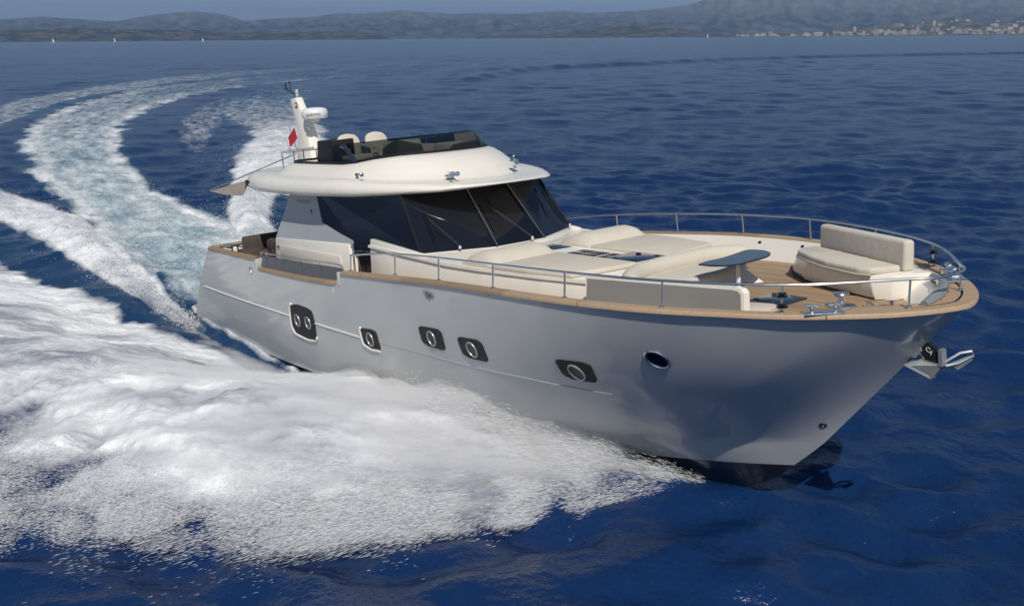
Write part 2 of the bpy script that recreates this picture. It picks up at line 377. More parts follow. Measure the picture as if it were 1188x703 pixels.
# hull windows : slanted graphite panels with steel rimmed ports
WIN = [([(7.496,2.092),(7.868,2.15),(8.325,2.134),(8.552,2.088),(8.588,1.804),(8.463,1.421),(8.03,1.381),(7.471,1.434),(7.384,1.584)], [(7.751,1.77),(8.266,1.786)], 1, 'aftmost dark hull window with two round ports'),
 ([(10.614,2.033),(11.062,2.065),(11.246,2.041),(11.253,1.659),(10.921,1.63),(10.624,1.69)], [(10.95,1.845)], 1, 'slanted hull window on the styling line'),
 ([(12.861,2.412),(13.512,2.449),(13.625,2.396),(13.597,2.051),(13.048,2.056),(12.883,2.111)], [(13.25,2.235)], 0, 'third hull window from the stern'),
 ([(14.081,2.406),(14.645,2.431),(14.746,2.369),(14.735,2.032),(14.245,2.031),(14.095,2.087)], [(14.42,2.223)], 0, 'fourth hull window from the stern'),
 ([(16.303,2.345),(16.815,2.354),(16.931,2.306),(16.834,1.969),(16.409,1.992),(16.3,2.058)], [(16.595,2.15)], 0, 'foremost slanted hull window')]
def round_poly(P, k=4, f=.22):
    out = []; n = len(P)
    for i in range(n):
        p = np.array(P[i]); a_ = p+(np.array(P[i-1])-p)*f; b_ = p+(np.array(P[(i+1)%n])-p)*f
        for t in np.linspace(0,1,k): out.append(tuple((1-t)**2*a_+2*t*(1-t)*p+t*t*b_))
    return out
def flat_patch(poly, side, off, th):
    cx = sum(p[0] for p in poly)/len(poly); cz = sum(p[1] for p in poly)/len(poly)
    rings = []
    for s_ in (1., .66, .33):
        rings.append([on_hull(cx+(x-cx)*s_, cz+(z-cz)*s_, off)[0] for x,z in poly])
    c0 = on_hull(cx, cz, off)[0]
    back = [on_hull(x, z, -.01)[0] for x,z in poly]
    mb = MB(); mb.grid([back]+rings, closeu=True); n = len(poly); o = len(mb.v)
    mb.v.append(tuple(c0)); base = 3*n
    for i in range(n): mb.f.append((base+i, base+(i+1)%n, o))
    if side < 0: pass
    else: mb = mb.mirror()
    return mb
def ring_on(x, z, rx, rz, tr, off, side):
    P = []
    for k in range(28):
        a_ = 2*math.pi*k/28; p, n = on_hull(x+rx*math.cos(a_), z+rz*math.sin(a_), off); P.append((p.x, p.y if side<0 else -p.y, p.z))
    return MB().tube(P, tr, 8, closed=True)
for poly, ports, rim, lab in WIN:
    P = round_poly(poly)
    for side in (-1, 1):
        wo = flat_patch(P, side, .014, 0).build('hull_window','panel',yacht, smooth=50)
        wo['label'] = lab if side < 0 else lab+' on the far side'
        for (x,z) in ports:
            rr = .115 if len(ports) == 2 else .115
            C_ = [(x+rr*.9*math.cos(t), z+rr*1.0*math.sin(t)) for t in np.linspace(0,2*math.pi,24,endpoint=False)]
            po = flat_patch(C_, side, .02, 0).build('port_light','black',wo, smooth=50)
            ring_on(x, z, rr*1.0, rr*1.15, .017, .022, side).build('port_rim','galv',wo)
        if rim:                                       # lower rim of the recess, light from above painted on as white
            n = len(P); lo = [p for p in P]; cx = sum(p[0] for p in P)/n; cz = sum(p[1] for p in P)/n
            Q = sorted([p for p in P if (p[1] < cz-.02 or p[0] < cx-.25)], key=lambda p: math.atan2(p[1]-cz, p[0]-cx) % (2*math.pi))
            Q = [p for p in Q if not (p[0] > cx+.15 and p[1] > cz-.2)]
            Q = [(cx+(p[0]-cx)*1.05, cz+(p[1]-cz)*1.06) for p in Q]
            T = [on_hull(x,z,.006)[0] for x,z in Q]; T = [(p.x, p.y if side<0 else -p.y, p.z) for p in T]
            MB().tube(T, .030, 8).build('window_lip','gel',wo)
# round opening ports in the bow
for side in (-1,1):
    x, z = 18.04, 2.535
    C_ = [(x+.13*math.cos(t), z+.125*math.sin(t)) for t in np.linspace(0,2*math.pi,28,endpoint=False)]
    ho = flat_patch(C_, side, .006, 0).build('bow_port','glass',yacht, smooth=50)
    ring_on(x, z, .15, .145, .02, .008, side).build('port_rim','steel',ho)
    MB_ = ring_on(19.246, 1.262, .035, .03, .012, .004, side); MB_.build('thruster_fitting','black',yacht)
# fairlead and emblem on the side
for side in (-1,1):
    p, n = on_hull(5.45, 2.66, .01); P = [(p.x+dx, (p.y if side<0 else -p.y), p.z+dz) for dx,dz in ((-.07,.05),(.09,.05),(.05,-.06),(-.02,-.09))]
    MB().tube(P, .014, 6, closed=True).build('fairlead','steel',yacht)
    em = MB()
    for dx, h_, l_ in ((0,.10,.05),(.09,.12,.04),(.16,.07,.10)):
        Q = [(13.30+dx,3.10),(13.30+dx+.035,3.10),(13.30+dx+l_+.05,3.10-h_),(13.30+dx+l_,3.10-h_)]
        T = [on_hull(x,z,.012)[0] for x,z in Q]; T = [(t.x, t.y if side<0 else -t.y, t.z) for t in T]; em.slab(T, (0, -.01*side*-1, 0))
    Q = [(13.27,3.115),(13.42,3.105),(13.42,3.085),(13.30,3.085)]
    T = [on_hull(x,z,.013)[0] for x,z in Q]; em.slab([(t.x, t.y if side<0 else -t.y, t.z) for t in T], (0,.008*side,0))
    em.build('hull_emblem','chrome',yacht)
# infill of the lowered side gate : grey screen, stanchions and rail
for side in (-1,1):
    sg = MB(); P0 = []
    xs = np.linspace(GATE0+.05, GATE1-.15, 14)
    lo = [(x, side*(gun_at(x)[0]-.10), gun_at(x)[1]-.205) for x in xs]; hi = [(x, side*(gun_at(x)[0]-.16), gun_at(x)[1]+.05-.06*max(0,(x-9.3))**2) for x in xs]
    lo2 = [(x, y-side*.02, z) for x,y,z in lo]; hi2 = [(x,y-side*.02,z) for x,y,z in hi]
    sg.grid([lo, hi, hi2, lo2], closev=True)
    sg.build('side_screen','screen',yacht)
    rp = [(x, y+side*.02, z+.075) for x,y,z in hi]; rp = [(rp[0][0]-.02, rp[0][1], rp[0][2]-.16)]+rp+[(rp[-1][0]+.16, rp[-1][1], rp[-1][2]-.16)]
    g = MB().tube(rp, .017, 8).build('side_rail','steel',yacht)
    for k in (2,5,8,11):
        x,y,z = rp[k]; MB().tube([(x,y,z),(x,y+side*.02,z-.27)], .013, 6).build('stanchion','steel',g)
# ---- bow rail with stanchions ----
ST = [(12,2.847,3.6),(13.624,2.976,3.691),(15.254,3.05,3.748),(16.846,2.957,3.764),(18.394,2.576,3.741),(19.795,1.847,3.709),(20.848,.644,3.692)]
RP = [(10.28,2.80,3.42)]+ [(10.9,2.82,3.50)] +[(x,y-.033,z) for x,y,z in ST]+[(21.06,.33,3.685),(21.12,0,3.683)]
RC = crom(RP, 8); railp = [tuple(p) for p in RC]+[(x,-y,z) for x,y,z in RC[::-1][1:]]
rail = MB().tube(railp, .019, 8).build('bow_rail','steel',yacht)
rail['label'] = 'polished bow rail running round the foredeck'
for i,(x,y,z) in enumerate([(10.32,2.84,3.44)]+ST):
    for s_ in (1,-1):
        zb = gun_at(x)[1]+.012 if x < 20.9 else 3.33
        st_ = MB().tube([(x,s_*(y-.033),z),(x,s_*y,zb)], .0155, 8); st_.lathe((x,s_*y,zb), [(.04,0),(.04,.012),(.02,.03)], 12)
        so = st_.build('stanchion','steel',rail)
        if i == 6:
            for dz in (-.13,-.27): MB().lathe((x,s_*(y-.02),z+dz), [(.03,-.03),(.075,-.022),(.075,-.004),(.03,.0),(.03,.012),(.06,.018),(.06,.03),(.02,.036)], 16).build('line_guide','black',so)
# ---- lower superstructure ----
SY = 2.02
def sidey(z): return SY-(z-3.3)*.15
# aft side boxes (each side) and cabin body
for s_ in (-1,1):
    bx = MB(); bx.hull8([(5.15,s_*1.35,2.3),(5.15,s_*2.10,2.3),(9.0,s_*2.10,2.55),(9.0,s_*1.35,2.55)],[(5.22,s_*1.4,3.31),(5.22,s_*2.04,3.31),(8.85,s_*2.04,3.42),(8.85,s_*1.4,3.42)], .035)
    bx.build('side_coaming','gel',yacht)
    MB().box((7.0,s_*2.075,2.98),(3.0,.015,.32),.006).build('locker_door','gelnon',yacht)
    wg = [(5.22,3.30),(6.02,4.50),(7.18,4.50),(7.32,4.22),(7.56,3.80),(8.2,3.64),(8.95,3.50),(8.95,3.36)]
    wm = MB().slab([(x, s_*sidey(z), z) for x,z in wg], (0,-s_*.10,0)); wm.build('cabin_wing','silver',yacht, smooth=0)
cabin = MB()
cabin.hull8([(8.8,-1.9,2.6),(12.1,-1.9,2.6),(12.1,1.9,2.6),(8.8,1.9,2.6)],[(8.8,-1.9,3.36),(12.0,-1.9,3.33),(12.0,1.9,3.33),(8.8,1.9,3.36)],.01)
cabin.build('cabin_wall','black',yacht)
MB().hull8([(7.1,-1.8,2.3),(7.2,-1.8,2.3),(7.2,1.8,2.3),(7.1,1.8,2.3)],[(7.1,-1.8,4.5),(7.2,-1.8,4.5),(7.2,1.8,4.5),(7.1,1.8,4.5)]).build('saloon_door','glass',yacht)
# trunk: low white coachroof ahead of the windscreen
def trunk_y(x): return float(np.interp(x,[9.7,12,13.5,15,16.1],[2.05,2.05,2.0,1.86,1.68]))
tk = MB(); xs = [9.72,10.5,11.5,12.5,13.5,14.3,15.0,15.6,16.05]
bot = [(x,-trunk_y(x)-.03,deckz(x)-.05) for x in xs]+[(x,trunk_y(x)+.03,deckz(x)-.05) for x in xs[::-1]]
def tz(x): return float(np.interp(x,[9.7,11,12.5,16],[3.47,3.41,3.34,3.33]))
top = [(x,-trunk_y(x)+.02,tz(x)) for x in xs]+[(x,trunk_y(x)-.02,tz(x)) for x in xs[::-1]]
tk.hull8(bot, top, .03); tk.build('coachroof','gel',yacht)
fl = MB()                                              # moulded flange and fin along the window foot
fl.hull8([(9.74,-2.045,3.38),(11.7,-2.045,3.33),(11.7,-1.85,3.33),(9.72,-1.85,3.38)],[(9.78,-2.04,3.60),(11.75,-2.0,3.42),(11.75,-1.9,3.42),(9.78,-1.94,3.60)],.02)
fl.sides('window_fin','gel',yacht)
fl = MB()
for k in range(len(xs)-1):
    x0,x1 = xs[k],xs[k+1]
    fl.hull8([(x0,-trunk_y(x0)-.022,tz(x0)-.045),(x1,-trunk_y(x1)-.022,tz(x1)-.045),(x1,-trunk_y(x1)+.05,tz(x1)-.045),(x0,-trunk_y(x0)+.05,tz(x0)-.045)],
             [(x0,-trunk_y(x0)-.018,tz(x0)+.006),(x1,-trunk_y(x1)-.018,tz(x1)+.006),(x1,-trunk_y(x1)+.05,tz(x1)+.006),(x0,-trunk_y(x0)+.05,tz(x0)+.006)])
fl.sides('coachroof_edge','gel',yacht)
# moulded sill under the windscreen
WB = [(11.50,-1.95),(12.17,-.62),(12.30,0),(12.17,.62),(11.50,1.95)]
sill = MB(); sill.hull8([(9.9,-2.0,3.3)]+[(x+.38,y*1.02,3.28) for x,y in WB]+[(9.9,2.0,3.3)], [(9.9,-1.9,3.47)]+[(x+.02,y*.99,3.42) for x,y in WB]+[(9.9,1.9,3.47)], .03)
sill.build('windscreen_sill','gel',yacht)
# windscreen facets: base corners and top corners
B0, B1 = (11.48,-1.93,3.41), (12.17,-.60,3.40); T0, T1 = (10.62,-1.76,4.56), (11.02,-.50,4.60)
def mir(p): return (p[0],-p[1],p[2])
def quadslab(P, th=.03): 
    n = (Vector(P[1])-Vector(P[0])).cross(Vector(P[3])-Vector(P[0])).normalized()*th
    return MB().slab(P, tuple(-n if n.x<0 else -n))
facets = [('windscreen_pane',[B0,B1,T1,T0]),('windscreen_pane',[B1,mir(B1),mir(T1),T1]),('windscreen_pane',[mir(B1),mir(B0),mir(T0),mir(T1)])]
panes = []
for nm,P in facets: panes.append(quadslab(P).build(nm,'glass',yacht, smooth=0))
for a_, b_ in ((B0,T0),(B1,T1)):
    for mm_ in (lambda p_: p_, mir): MB().tube([mm_(Vector(a_)+Vector((.01,-.005,.0))), mm_(Vector(b_)+Vector((.01,-.005,0)))], .022, 6).build('windscreen_mullion','black',yacht)
for s_ in (-1,1): MB().tube([(B1[0]+.045,s_*(-B1[1]),B1[2]+.02),(T1[0]+.045,s_*(-T1[1]),T1[2]+.02)], .009, 6).build('mullion_trim','steel',yacht)
for s_ in (-1,1):                                      # saloon side glass
    P = [(7.22,4.5),(7.34,4.22),(7.58,3.79),(8.97,3.49),(9.0,3.30),(11.44,3.40)]
    top_ = T0
    pts = [(x, s_*(sidey(z)-.01), z) for x,z in P[:5]]+[(B0[0]-.01, s_*1.935, B0[2]),(T0[0]-.01, s_*1.765, T0[2])]
    MB().slab(pts, (0,-s_*.05,0)).build('saloon_window','glass',yacht, smooth=0)
    MB().slab([(9.02,s_*1.96,2.7),(9.7,s_*1.96,2.75),(9.7,s_*1.95,3.5),(9.02,s_*1.95,3.5)],(0,-s_*.03,0)).build('side_door','glass',yacht, smooth=0)
    MB().tube([(9.1,s_*2.1,2.7),(9.1,s_*2.08,3.46)],.02,8).build('door_handrail','steel',yacht)
# wipers
for i,(bx_,ty) in enumerate([((11.86,-1.30,3.47),(11.36,-1.62,4.0)),((12.27,.18,3.47),(11.65,-.30,4.08)),((11.62,1.75,3.47),(11.15,1.6,4.1))]):
    d = Vector(ty)-Vector(bx_); e = Vector(bx_); offv = Vector((.05,-.0,.03))
    wp = MB(); wp.tube([e+offv, e+offv+d], .005, 6); wp.tube([e+offv+Vector((-.05,.06,0)), e+offv+d+Vector((-.03,.04,0))], .005, 6)
    pn = [(B0,B1,T0),(B1,mir(B1),T1),(mir(B1),mir(B0),mir(T1))][i]
    up_ = (Vector(pn[2])-Vector(pn[0])).normalized(); t_ = e+offv+d
    wo = wp.build('wiper','panel',yacht)
    bl = MB(); bl.tube([t_-up_*.36+Vector((.0,0,-.01)), t_+up_*.36+Vector((.0,0,-.01))], .012, 6); bl.build('wiper_blade','matt',wo)
    MB().lathe(tuple(e+offv), [(.03,-.04),(.035,.0),(.02,.025)], 10).build('wiper_motor','steel',wo)
# ---- hardtop ----
def sup(n_, xa, xf, xc, hw, na=4.5, nf=3.0):
    out = []
    for k in range(n_):
        t = 2*math.pi*k/n_; c_, s_ = math.cos(t), math.sin(t)
        e = nf if c_ > 0 else na
        x = xc+(xf-xc if c_>0 else xc-xa)*math.copysign(abs(c_)**(2/e), c_); y = hw*math.copysign(abs(s_)**(2/e), s_)
        out.append((x,y))
    return out
NR = 96
def zr(x): return float(np.interp(x,[3.5,5,7.3,9.5,11.5,12.6],[4.46,4.42,4.42,4.455,4.54,4.66]))
def thk(x): return float(np.interp(x,[3.5,5,9,11,12.3],[.42,.42,.38,.22,.05]))
def roof_ring(inset, fz):
    o = sup(NR, 3.30+inset, 12.32-inset*1.1, 7.5, 2.38-inset, 4.2, 2.15)
    return [(x, y, zr(x)+thk(x)*fz) for x,y in o]
prof = [(.9,.02),(.25,.0),(.08,.03),(.02,.15),(0,.33),(.015,.55),(.07,.78),(.17,.93),(.34,1.0),(.6,1.02)]
ht = MB(); ht.grid([roof_ring(i_, f_) for i_, f_ in prof], closeu=True)
c0 = roof_ring(.9,.02); c1 = roof_ring(.6,1.02)
ht.poly(c0[::-1]); ht.poly(c1)
hard = ht.build('hardtop','gel',yacht, smooth=60)
# flybridge coaming
def zc(x): return float(np.interp(x,[5,8.3,8.8,9.3,9.8,10.4],[5.055,5.055,5.09,5.16,5.21,5.22]))
FB = sup(NR, 5.25, 11.3, 7.8, 2.02, 8, 2.3); FT = sup(NR, 5.45, 10.22, 7.8, 1.74, 8, 2.4); FI = sup(NR, 5.55, 10.08, 7.8, 1.66, 8, 2.4)
def mixr(A, B, t, zf): return [(a_[0]*(1-t)+b_[0]*t, a_[1]*(1-t)+b_[1]*t, zf(a_[0]*(1-t)+b_[0]*t, b_[0])) for a_,b_ in zip(A,B)]
def zbase(x, xt): return zr(x)+thk(x)*1.0-.01
def lvl(t, k): return mixr(FB, FT, t, lambda x, xt: (zr(x)+thk(x)-.01)*(1-k)+zc(xt)*k)
fc = MB(); fc.grid([lvl(-.12,0), lvl(.05,.10), lvl(.3,.38), lvl(.58,.70), lvl(.85,.93), lvl(1,1.0), [(x,y,zc(x)) for x,y in FI], [(x,y,4.84) for x,y in FI]], closeu=True)
coam = fc.build('flybridge_coaming','gel',yacht, smooth=50)
MB().poly([(x,y,4.86) for x,y in FI]).build('flybridge_deck','teak',yacht, smooth=0)
# tinted flybridge windscreen on a black foot
FG = sup(NR, 5.5, 10.16, 7.8, 1.70, 8, 2.4); FG2 = sup(NR, 5.5, 9.78, 7.8, 1.63, 8, 2.4)
idx = [k for k in range(NR) if FG[k][0] > 7.0]; idx = [k for k in idx if k > NR//2]+[k for k in idx if k <= NR//2]
def ztop(x): return float(np.interp(x,[5.5,6.95,7.1,9,10.0],[5.20,5.22,5.43,5.53,5.60]))
foot = MB(); foot.grid([[(FG[k][0],FG[k][1],zc(FT[k][0])-.03) for k in range(NR)], [(FG[k][0]-.0,FG[k][1]*.995,zc(FT[k][0])+.055) for k in range(NR)],[(FG[k][0],FG[k][1]*.985,zc(FT[k][0])+.055) for k in range(NR)],[(FG[k][0],FG[k][1]*.985,zc(FT[k][0])-.03) for k in range(NR)]], closeu=True)
fo = foot.build('windscreen_foot','black',yacht, smooth=60)
tg = MB(); tg.grid([[(FG[k][0],FG[k][1]*.99,zc(FT[k][0])+.05) for k in idx], [(FG2[k][0],FG2[k][1],ztop(FG2[k][0])) for k in idx]]); tg.build('flybridge_windscreen','tint',yacht, smooth=60)
for s_ in (-1,1):
    MB().slab([(8.72,s_*1.655,5.10),(8.9,s_*1.64,5.13),(8.42,s_*1.63,5.49),(8.27,s_*1.64,5.49)],(0,s_*.02,0)).build('windscreen_strut','hatchglass',yacht, smooth=0)
# aft flybridge rail, end post
rr_ = MB(); rr_.tube([(5.40,-1.70,4.82),(5.40,-1.70,5.30),(5.55,-1.70,5.32),(7.0,-1.68,5.42)], .018, 8); rr_.tube([(5.40,1.70,4.82),(5.40,1.70,5.30),(5.55,1.70,5.32),(7.0,1.68,5.42)], .018, 8)
rr_.tube([(5.40,-1.70,5.30),(5.40,1.70,5.30)], .018, 8)
fr_ = rr_.build('flybridge_rail','steel',yacht)
for x,y,z in ((6.0,-1.69,5.34),(6.5,-1.69,5.38),(5.4,-.8,5.3),(5.4,.1,5.3),(5.4,1.0,5.3),(6.0,1.69,5.34),(6.5,1.69,5.38)): MB().tube([(x,y,z),(x,y,4.9)],.014,6).build('stanchion','steel',fr_)
# black cabinet aft, helm console forward
gc = MB(); gc.hull8([(6.95,-1.62,4.87),(7.78,-1.62,4.87),(7.78,-1.05,4.87),(6.95,-1.05,4.87)],[(7.05,-1.6,5.56),(7.78,-1.6,5.56),(7.78,-1.07,5.58),(7.05,-1.07,5.58)],.02); gc.build('wet_bar','panel',yacht)
cs = MB(); cs.hull8([(8.95,-1.15,4.87),(9.75,-1.05,4.87),(9.75,-.4,4.87),(8.95,-.4,4.87)],[(9.08,-1.12,5.48),(9.5,-1.05,5.52),(9.5,-.42,5.52),(9.08,-.42,5.48)],.05)
cn = cs.build('helm_console','gelnon',yacht)
MB().hull8([(8.92,-1.05,5.3),(9.0,-1.05,5.3),(9.0,-.46,5.3),(8.92,-.46,5.3)],[(9.03,-1.05,5.47),(9.1,-1.05,5.47),(9.1,-.46,5.47),(9.03,-.46,5.47)],.01).build('instrument_panel','black',cn)
P = [(8.86+.06*math.sin(t), -.75+.19*math.cos(t), 5.34+.19*math.sin(t)) for t in np.linspace(0,2*math.pi,24,endpoint=False)]
MB().tube(P,.014,6,closed=True).tube([(8.85,-.75,5.34),(9.0,-.75,5.36)],.02,6).tube([(8.86,-.93,5.34),(8.86,-.57,5.34)],.008,5).build('steering_wheel','black',cn)
MB().box((9.15,.75,5.12),(.8,.8,.45),.08).build('lounge_seat','gelnon',yacht)
MB().box((6.6,.9,5.06),(1.5,1.2,.4),.08).build('aft_lounge','cush',yacht)
MB().box((8.3,-1.32,5.0),(.5,.4,.26),.05).build('side_step','gelnon',yacht)
# ---- mast with radar ----
mp_ = [(2.86,6.55),(3.20,6.58),(3.48,6.15),(3.66,5.9),(4.0,4.85),(3.1,4.85),(3.08,5.75)]
ms_ = MB(); ms_.hull8([(x,-.10 if z>5.5 else -.22,z) for x,z in mp_],[(x,.10 if z>5.5 else .22,z) for x,z in mp_],.03)
mast = ms_.build('radar_mast','gel',yacht)
dm = MB(); dm.lathe((3.98,0,6.14),[(.1,-.14),(.29,-.13),(.325,-.10),(.335,.0),(.325,.07),(.28,.12),(.18,.145),(.05,.155)],36)
dm_o = dm.build('radar_dome','radar',mast, smooth=50)
MB().box((3.78,0,5.97),(.5,.2,.07),.02).build('radar_bracket','gel',mast)
ang = R(-36); 
tm = Matrix.Translation((3.98+.34*math.cos(ang), .34*math.sin(ang), 6.11)) @ Matrix.Rotation(ang+R(90),4,'Z') @ Matrix.Rotation(R(90),4,'X')
tb = text_mb('GARMIN', .105, tm, .004)
def wrap(vs, cx, cy, rad):
    out = []
    for v in vs:
        d = Vector((v[0]-cx, v[1]-cy)); t_ = Vector((-math.sin(ang), math.cos(ang))); s_ = d.dot(t_)/rad; a2 = ang+s_
        out.append((cx+rad*math.cos(a2), cy+rad*math.sin(a2), v[2]))
    return out
tb.v = wrap(tb.v, 3.98, 0, .340); tb.build('radar_lettering','ink',dm_o, smooth=0, recalc=False)
MB().lathe((3.20,-.112,6.38),[(.075,-.006),(.075,.006)],20,'Y').build('mast_emblem','ink',mast)
MB().lathe((3.20,-.122,6.38),[(.042,-.004),(.042,.004)],16,'Y').build('emblem_centre','radar',mast)
MB().lathe((3.1,0,6.60),[(.04,0),(.045,.05),(.03,.07),(.045,.09),(.045,.16),(.02,.19)],12).build('masthead_light','lens',mast)
an = MB(); an.tube([(3.05,0,6.62),(2.78,0,6.72),(2.55,0,6.82)],.014,6); an.tube([(2.78,0,6.72),(2.74,0,6.96)],.010,6); an.tube([(2.50,0,6.78),(2.50,0,6.98)],.018,6); an.tube([(2.2,0,6.93),(2.52,0,6.90)],.006,5); an.lathe((2.74,0,6.97),[(.03,-.02),(.05,0),(.03,.03)],8); an.build('wind_sensor','black',mast)
MB().box((3.85,-.15,5.75),(.16,.14,.09),.02).build('floodlight','grey',mast)
MB().tube([(2.95,-.1,5.2),(2.62,-.1,5.85)],.012,6).build('flag_staff','steel',mast)
# small fittings on the hardtop
def spot(x,y,z,s=1,dx=0):
    m_ = MB(); m_.lathe((x,y,z),[(.035*s,0),(.03*s,.03),(.02*s,.07*s)],10); m_.lathe((x+.0,y,z+.11*s),[(.03*s,-.08*s),(.06*s,-.05*s),(.065*s,.05*s),(.05*s,.07*s)],14,'X'); return m_
m_ = MB(); m_.tube([(9.30,-1.90,4.86),(9.36,-1.96,4.91),(9.62,-1.98,4.90)],.012,8); m_.lathe((9.60,-1.99,4.90),[(.015,-.03),(.038,-.02),(.042,.02),(.03,.03)],12,'X'); m_.lathe((9.28,-1.92,4.89),[(.028,-.03),(.036,0),(.028,.03)],12)
m_.sides('deck_light','chrome',yacht)
hn = MB(); hn.tube([(11.15,-.92,4.87),(11.43,-1.04,4.86),(11.53,-1.08,4.86)],[.02,.03,.055],12); hn.tube([(11.15,-.82,4.87),(11.48,-.94,4.86),(11.55,-.97,4.86)],[.018,.025,.05],12); hn.box((11.22,-.92,4.81),(.14,.2,.05),.015); hn.build('horn','steel',yacht)
spot(11.3,.65,4.80,1.2).build('searchlight','steel',yacht)
for s_ in (-1,1): 
    m_ = MB(); m_.lathe((4.72,s_*2.365,4.66),[(.05,-.03),(.055,.02),(.03,.05)],12,'Y'); m_.tube([(4.72,s_*2.39,4.66),(4.68,s_*2.40,4.5)],.014,6); m_.build('navigation_light','black',yacht)
# awning aft of the hardtop
aw = MB()
top_ = [(1.2,-1.95,4.27),(3.75,-1.98,4.63),(3.75,1.98,4.63),(1.2,1.95,4.27)]
aw.poly(top_); aw.poly([(1.2,-1.95,4.265),(3.75,-1.98,4.63),(3.85,-2.02,4.45),(3.55,-2.02,4.24),(2.3,-1.99,4.22)]); aw.poly([(1.2,1.95,4.265),(3.75,1.98,4.63),(3.85,2.02,4.45),(3.55,2.02,4.24),(2.3,1.99,4.22)])
awo = aw.build('awning','canvas',yacht, smooth=0)
m_ = MB(); m_.tube([(1.15,-1.93,4.28),(5.95,-1.72,5.24)],.016,6); m_.both(); m_.build('awning_pole','grey',awo)
# house-side lettering and small vent
for s_ in (-1,1):
    z_ = 4.22; x_ = 6.62; y_ = s_*(sidey(z_)+.006)
    tmx = Matrix.Translation((x_, y_, z_)) @ (Matrix.Rotation(0,4,'Z') if s_<0 else Matrix.Rotation(math.pi,4,'Z')) @ Matrix.Rotation(R(90),4,'X')
    text_mb('monachus', .17, tmx, .003, shear=.3).build('name_lettering','grey',yacht, smooth=0, recalc=False)
    MB().box((7.02,s_*(sidey(4.0)+.012),4.0),(.07,.02,.12),.008).build('side_vent','grey',yacht)
    MB().lathe((5.42,s_*2.09,3.10),[(.03,-.01),(.03,.02)],10,'Y').build('shore_socket','ink',yacht)
# ---- aft cockpit ----
ck = MB(); ck.box((2.95,0,2.5),(.6,3.6,.5),.06); ck.box((2.62,0,2.85),(.16,3.6,.5),.06); ck.build('cockpit_sofa','dark',yacht)
MB().box((4.2,.2,2.72),(.8,1.5,.05),.02).build('cockpit_table','teak',yacht)
for (x,y) in ((3.7,-2.1),(4.4,1.9),(4.6,-1.6)): 
    MB().box((x,y,2.62),(.5,.5,.6),.08).build('cockpit_chair','dark',yacht)
MB().box((4.6,-1.0,2.98),(1.1,1.6,.36),.1).build('wicker_seat_back','dark',yacht)
for s_ in (-1,1): MB().tube([(3.9,s_*2.62,2.94),(3.92,s_*2.62,3.08),(4.3,s_*2.64,3.12),(4.75,s_*2.66,3.12),(4.8,s_*2.66,2.96)],.02,8).tube([(4.32,s_*2.64,2.95),(4.32,s_*2.64,3.12)],.02,6).build('cockpit_handrail','black',yacht)
MB().box((3.0,-2.35,2.96),(.4,.12,.10),.03).sides('stern_cleat','steel',yacht)
# ---- foredeck gear ----
def cleat(x,y,z,rz=0,s=1):
    Mz = Matrix.Translation((x,y,z)) @ Matrix.Rotation(rz,4,'Z')
    m_ = MB(); m_.tube([Mz@Vector((-.15*s,0,.07*s)),Mz@Vector((-.05*s,0,.08*s)),Mz@Vector((.05*s,0,.08*s)),Mz@Vector((.15*s,0,.07*s))],[.012*s,.02*s,.02*s,.012*s],8)
    for q_ in (-.05,.05): m_.tube([Mz@Vector((q_*s,0,0)),Mz@Vector((q_*s,0,.08*s))],.018*s,8)
    m_.box(tuple(Mz@Vector((0,0,.006))),(.22*s,.07*s,.012),.004,rz=rz); return m_
x_ = 20.22; y_, z_ = gun_at(x_)
rz_ = math.atan2(GUN[-12][1]-GUN[-30][1], GUN[-12][0]-GUN[-30][0])
for s_ in (-1,1):                                      # bow chocks on the capping
    m_ = MB(); c_ = Vector((20.22, s_*(y_-.09), z_+.02)); rz = s_*R(-48)
    m_.box(tuple(c_),(.50,.20,.025),.008,rz=rz)
    for q_ in (-.15,.15):
        d_ = Vector((math.cos(rz)*q_, math.sin(rz)*q_, 0)); m_.lathe(tuple(c_+d_),[(.03,0),(.03,.07),(.05,.085),(.05,.10),(.02,.11)],12)
        m_.box(tuple(c_+d_+Vector((0,0,.1))),(.2,.07,.02),.008,rz=rz)
    m_.build('bow_fairlead','steel',yacht)
wl = MB(); wl.lathe((19.35,.12,2.99),[(.13,0),(.13,.03),(.075,.06),(.06,.16),(.09,.19),(.12,.205),(.11,.22),(.03,.23)],20); wl.lathe((19.55,.02,3.03),[(.05,-.12),(.07,-.08),(.07,.08),(.05,.12)],14,'X'); wl.box((19.45,.1,3.0),(.5,.26,.03),.01)
wl.build('windlass','steel',yacht)
cleat(19.72,.28,2.995,R(-30),1.0).build('deck_cleat','steel',yacht); 
m_ = MB(); m_.lathe((19.95,.45,2.99),[(.09,0),(.09,.02),(.03,.04),(.03,.12),(.11,.13),(.11,.145)],16); m_.build('foot_switch','steel',yacht)
dh = MB(); dh.box((18.33,.02,3.005),(.62,.62,.03),.01,rz=R(0)); ho = dh.build('deck_hatch','hatchglass',yacht)
for (x,y) in ((18.1,-.2),(18.55,-.2),(18.1,.24)): MB().box((x,y,3.028),(.08,.05,.015),.004).build('hinge','black',ho)
for i,(x0,x1,y0,y1) in enumerate([(14.95,15.72,-.36,.36)]):
    fr1 = MB().box(((x0+x1)/2,(y0+y1)/2,3.345),(x1-x0+.12,y1-y0+.12,.09),.03).build('coachroof_hatch','gel',yacht)
    MB().box(((x0+x1)/2,(y0+y1)/2,3.398),(x1-x0,y1-y0,.012),.004).build('hatch_glass','hatchglass',fr1)
    for (x,y) in ((15.1,-.25),(15.55,-.25),(15.15,.28),(15.6,.28)): MB().box((x,y,3.408),(.09,.05,.012),.003).build('hinge','black',fr1)
fr2 = MB().box((14.3,0,3.335),(1.15,.62,.06),.02).build('ventilation_hatch','gel',yacht)
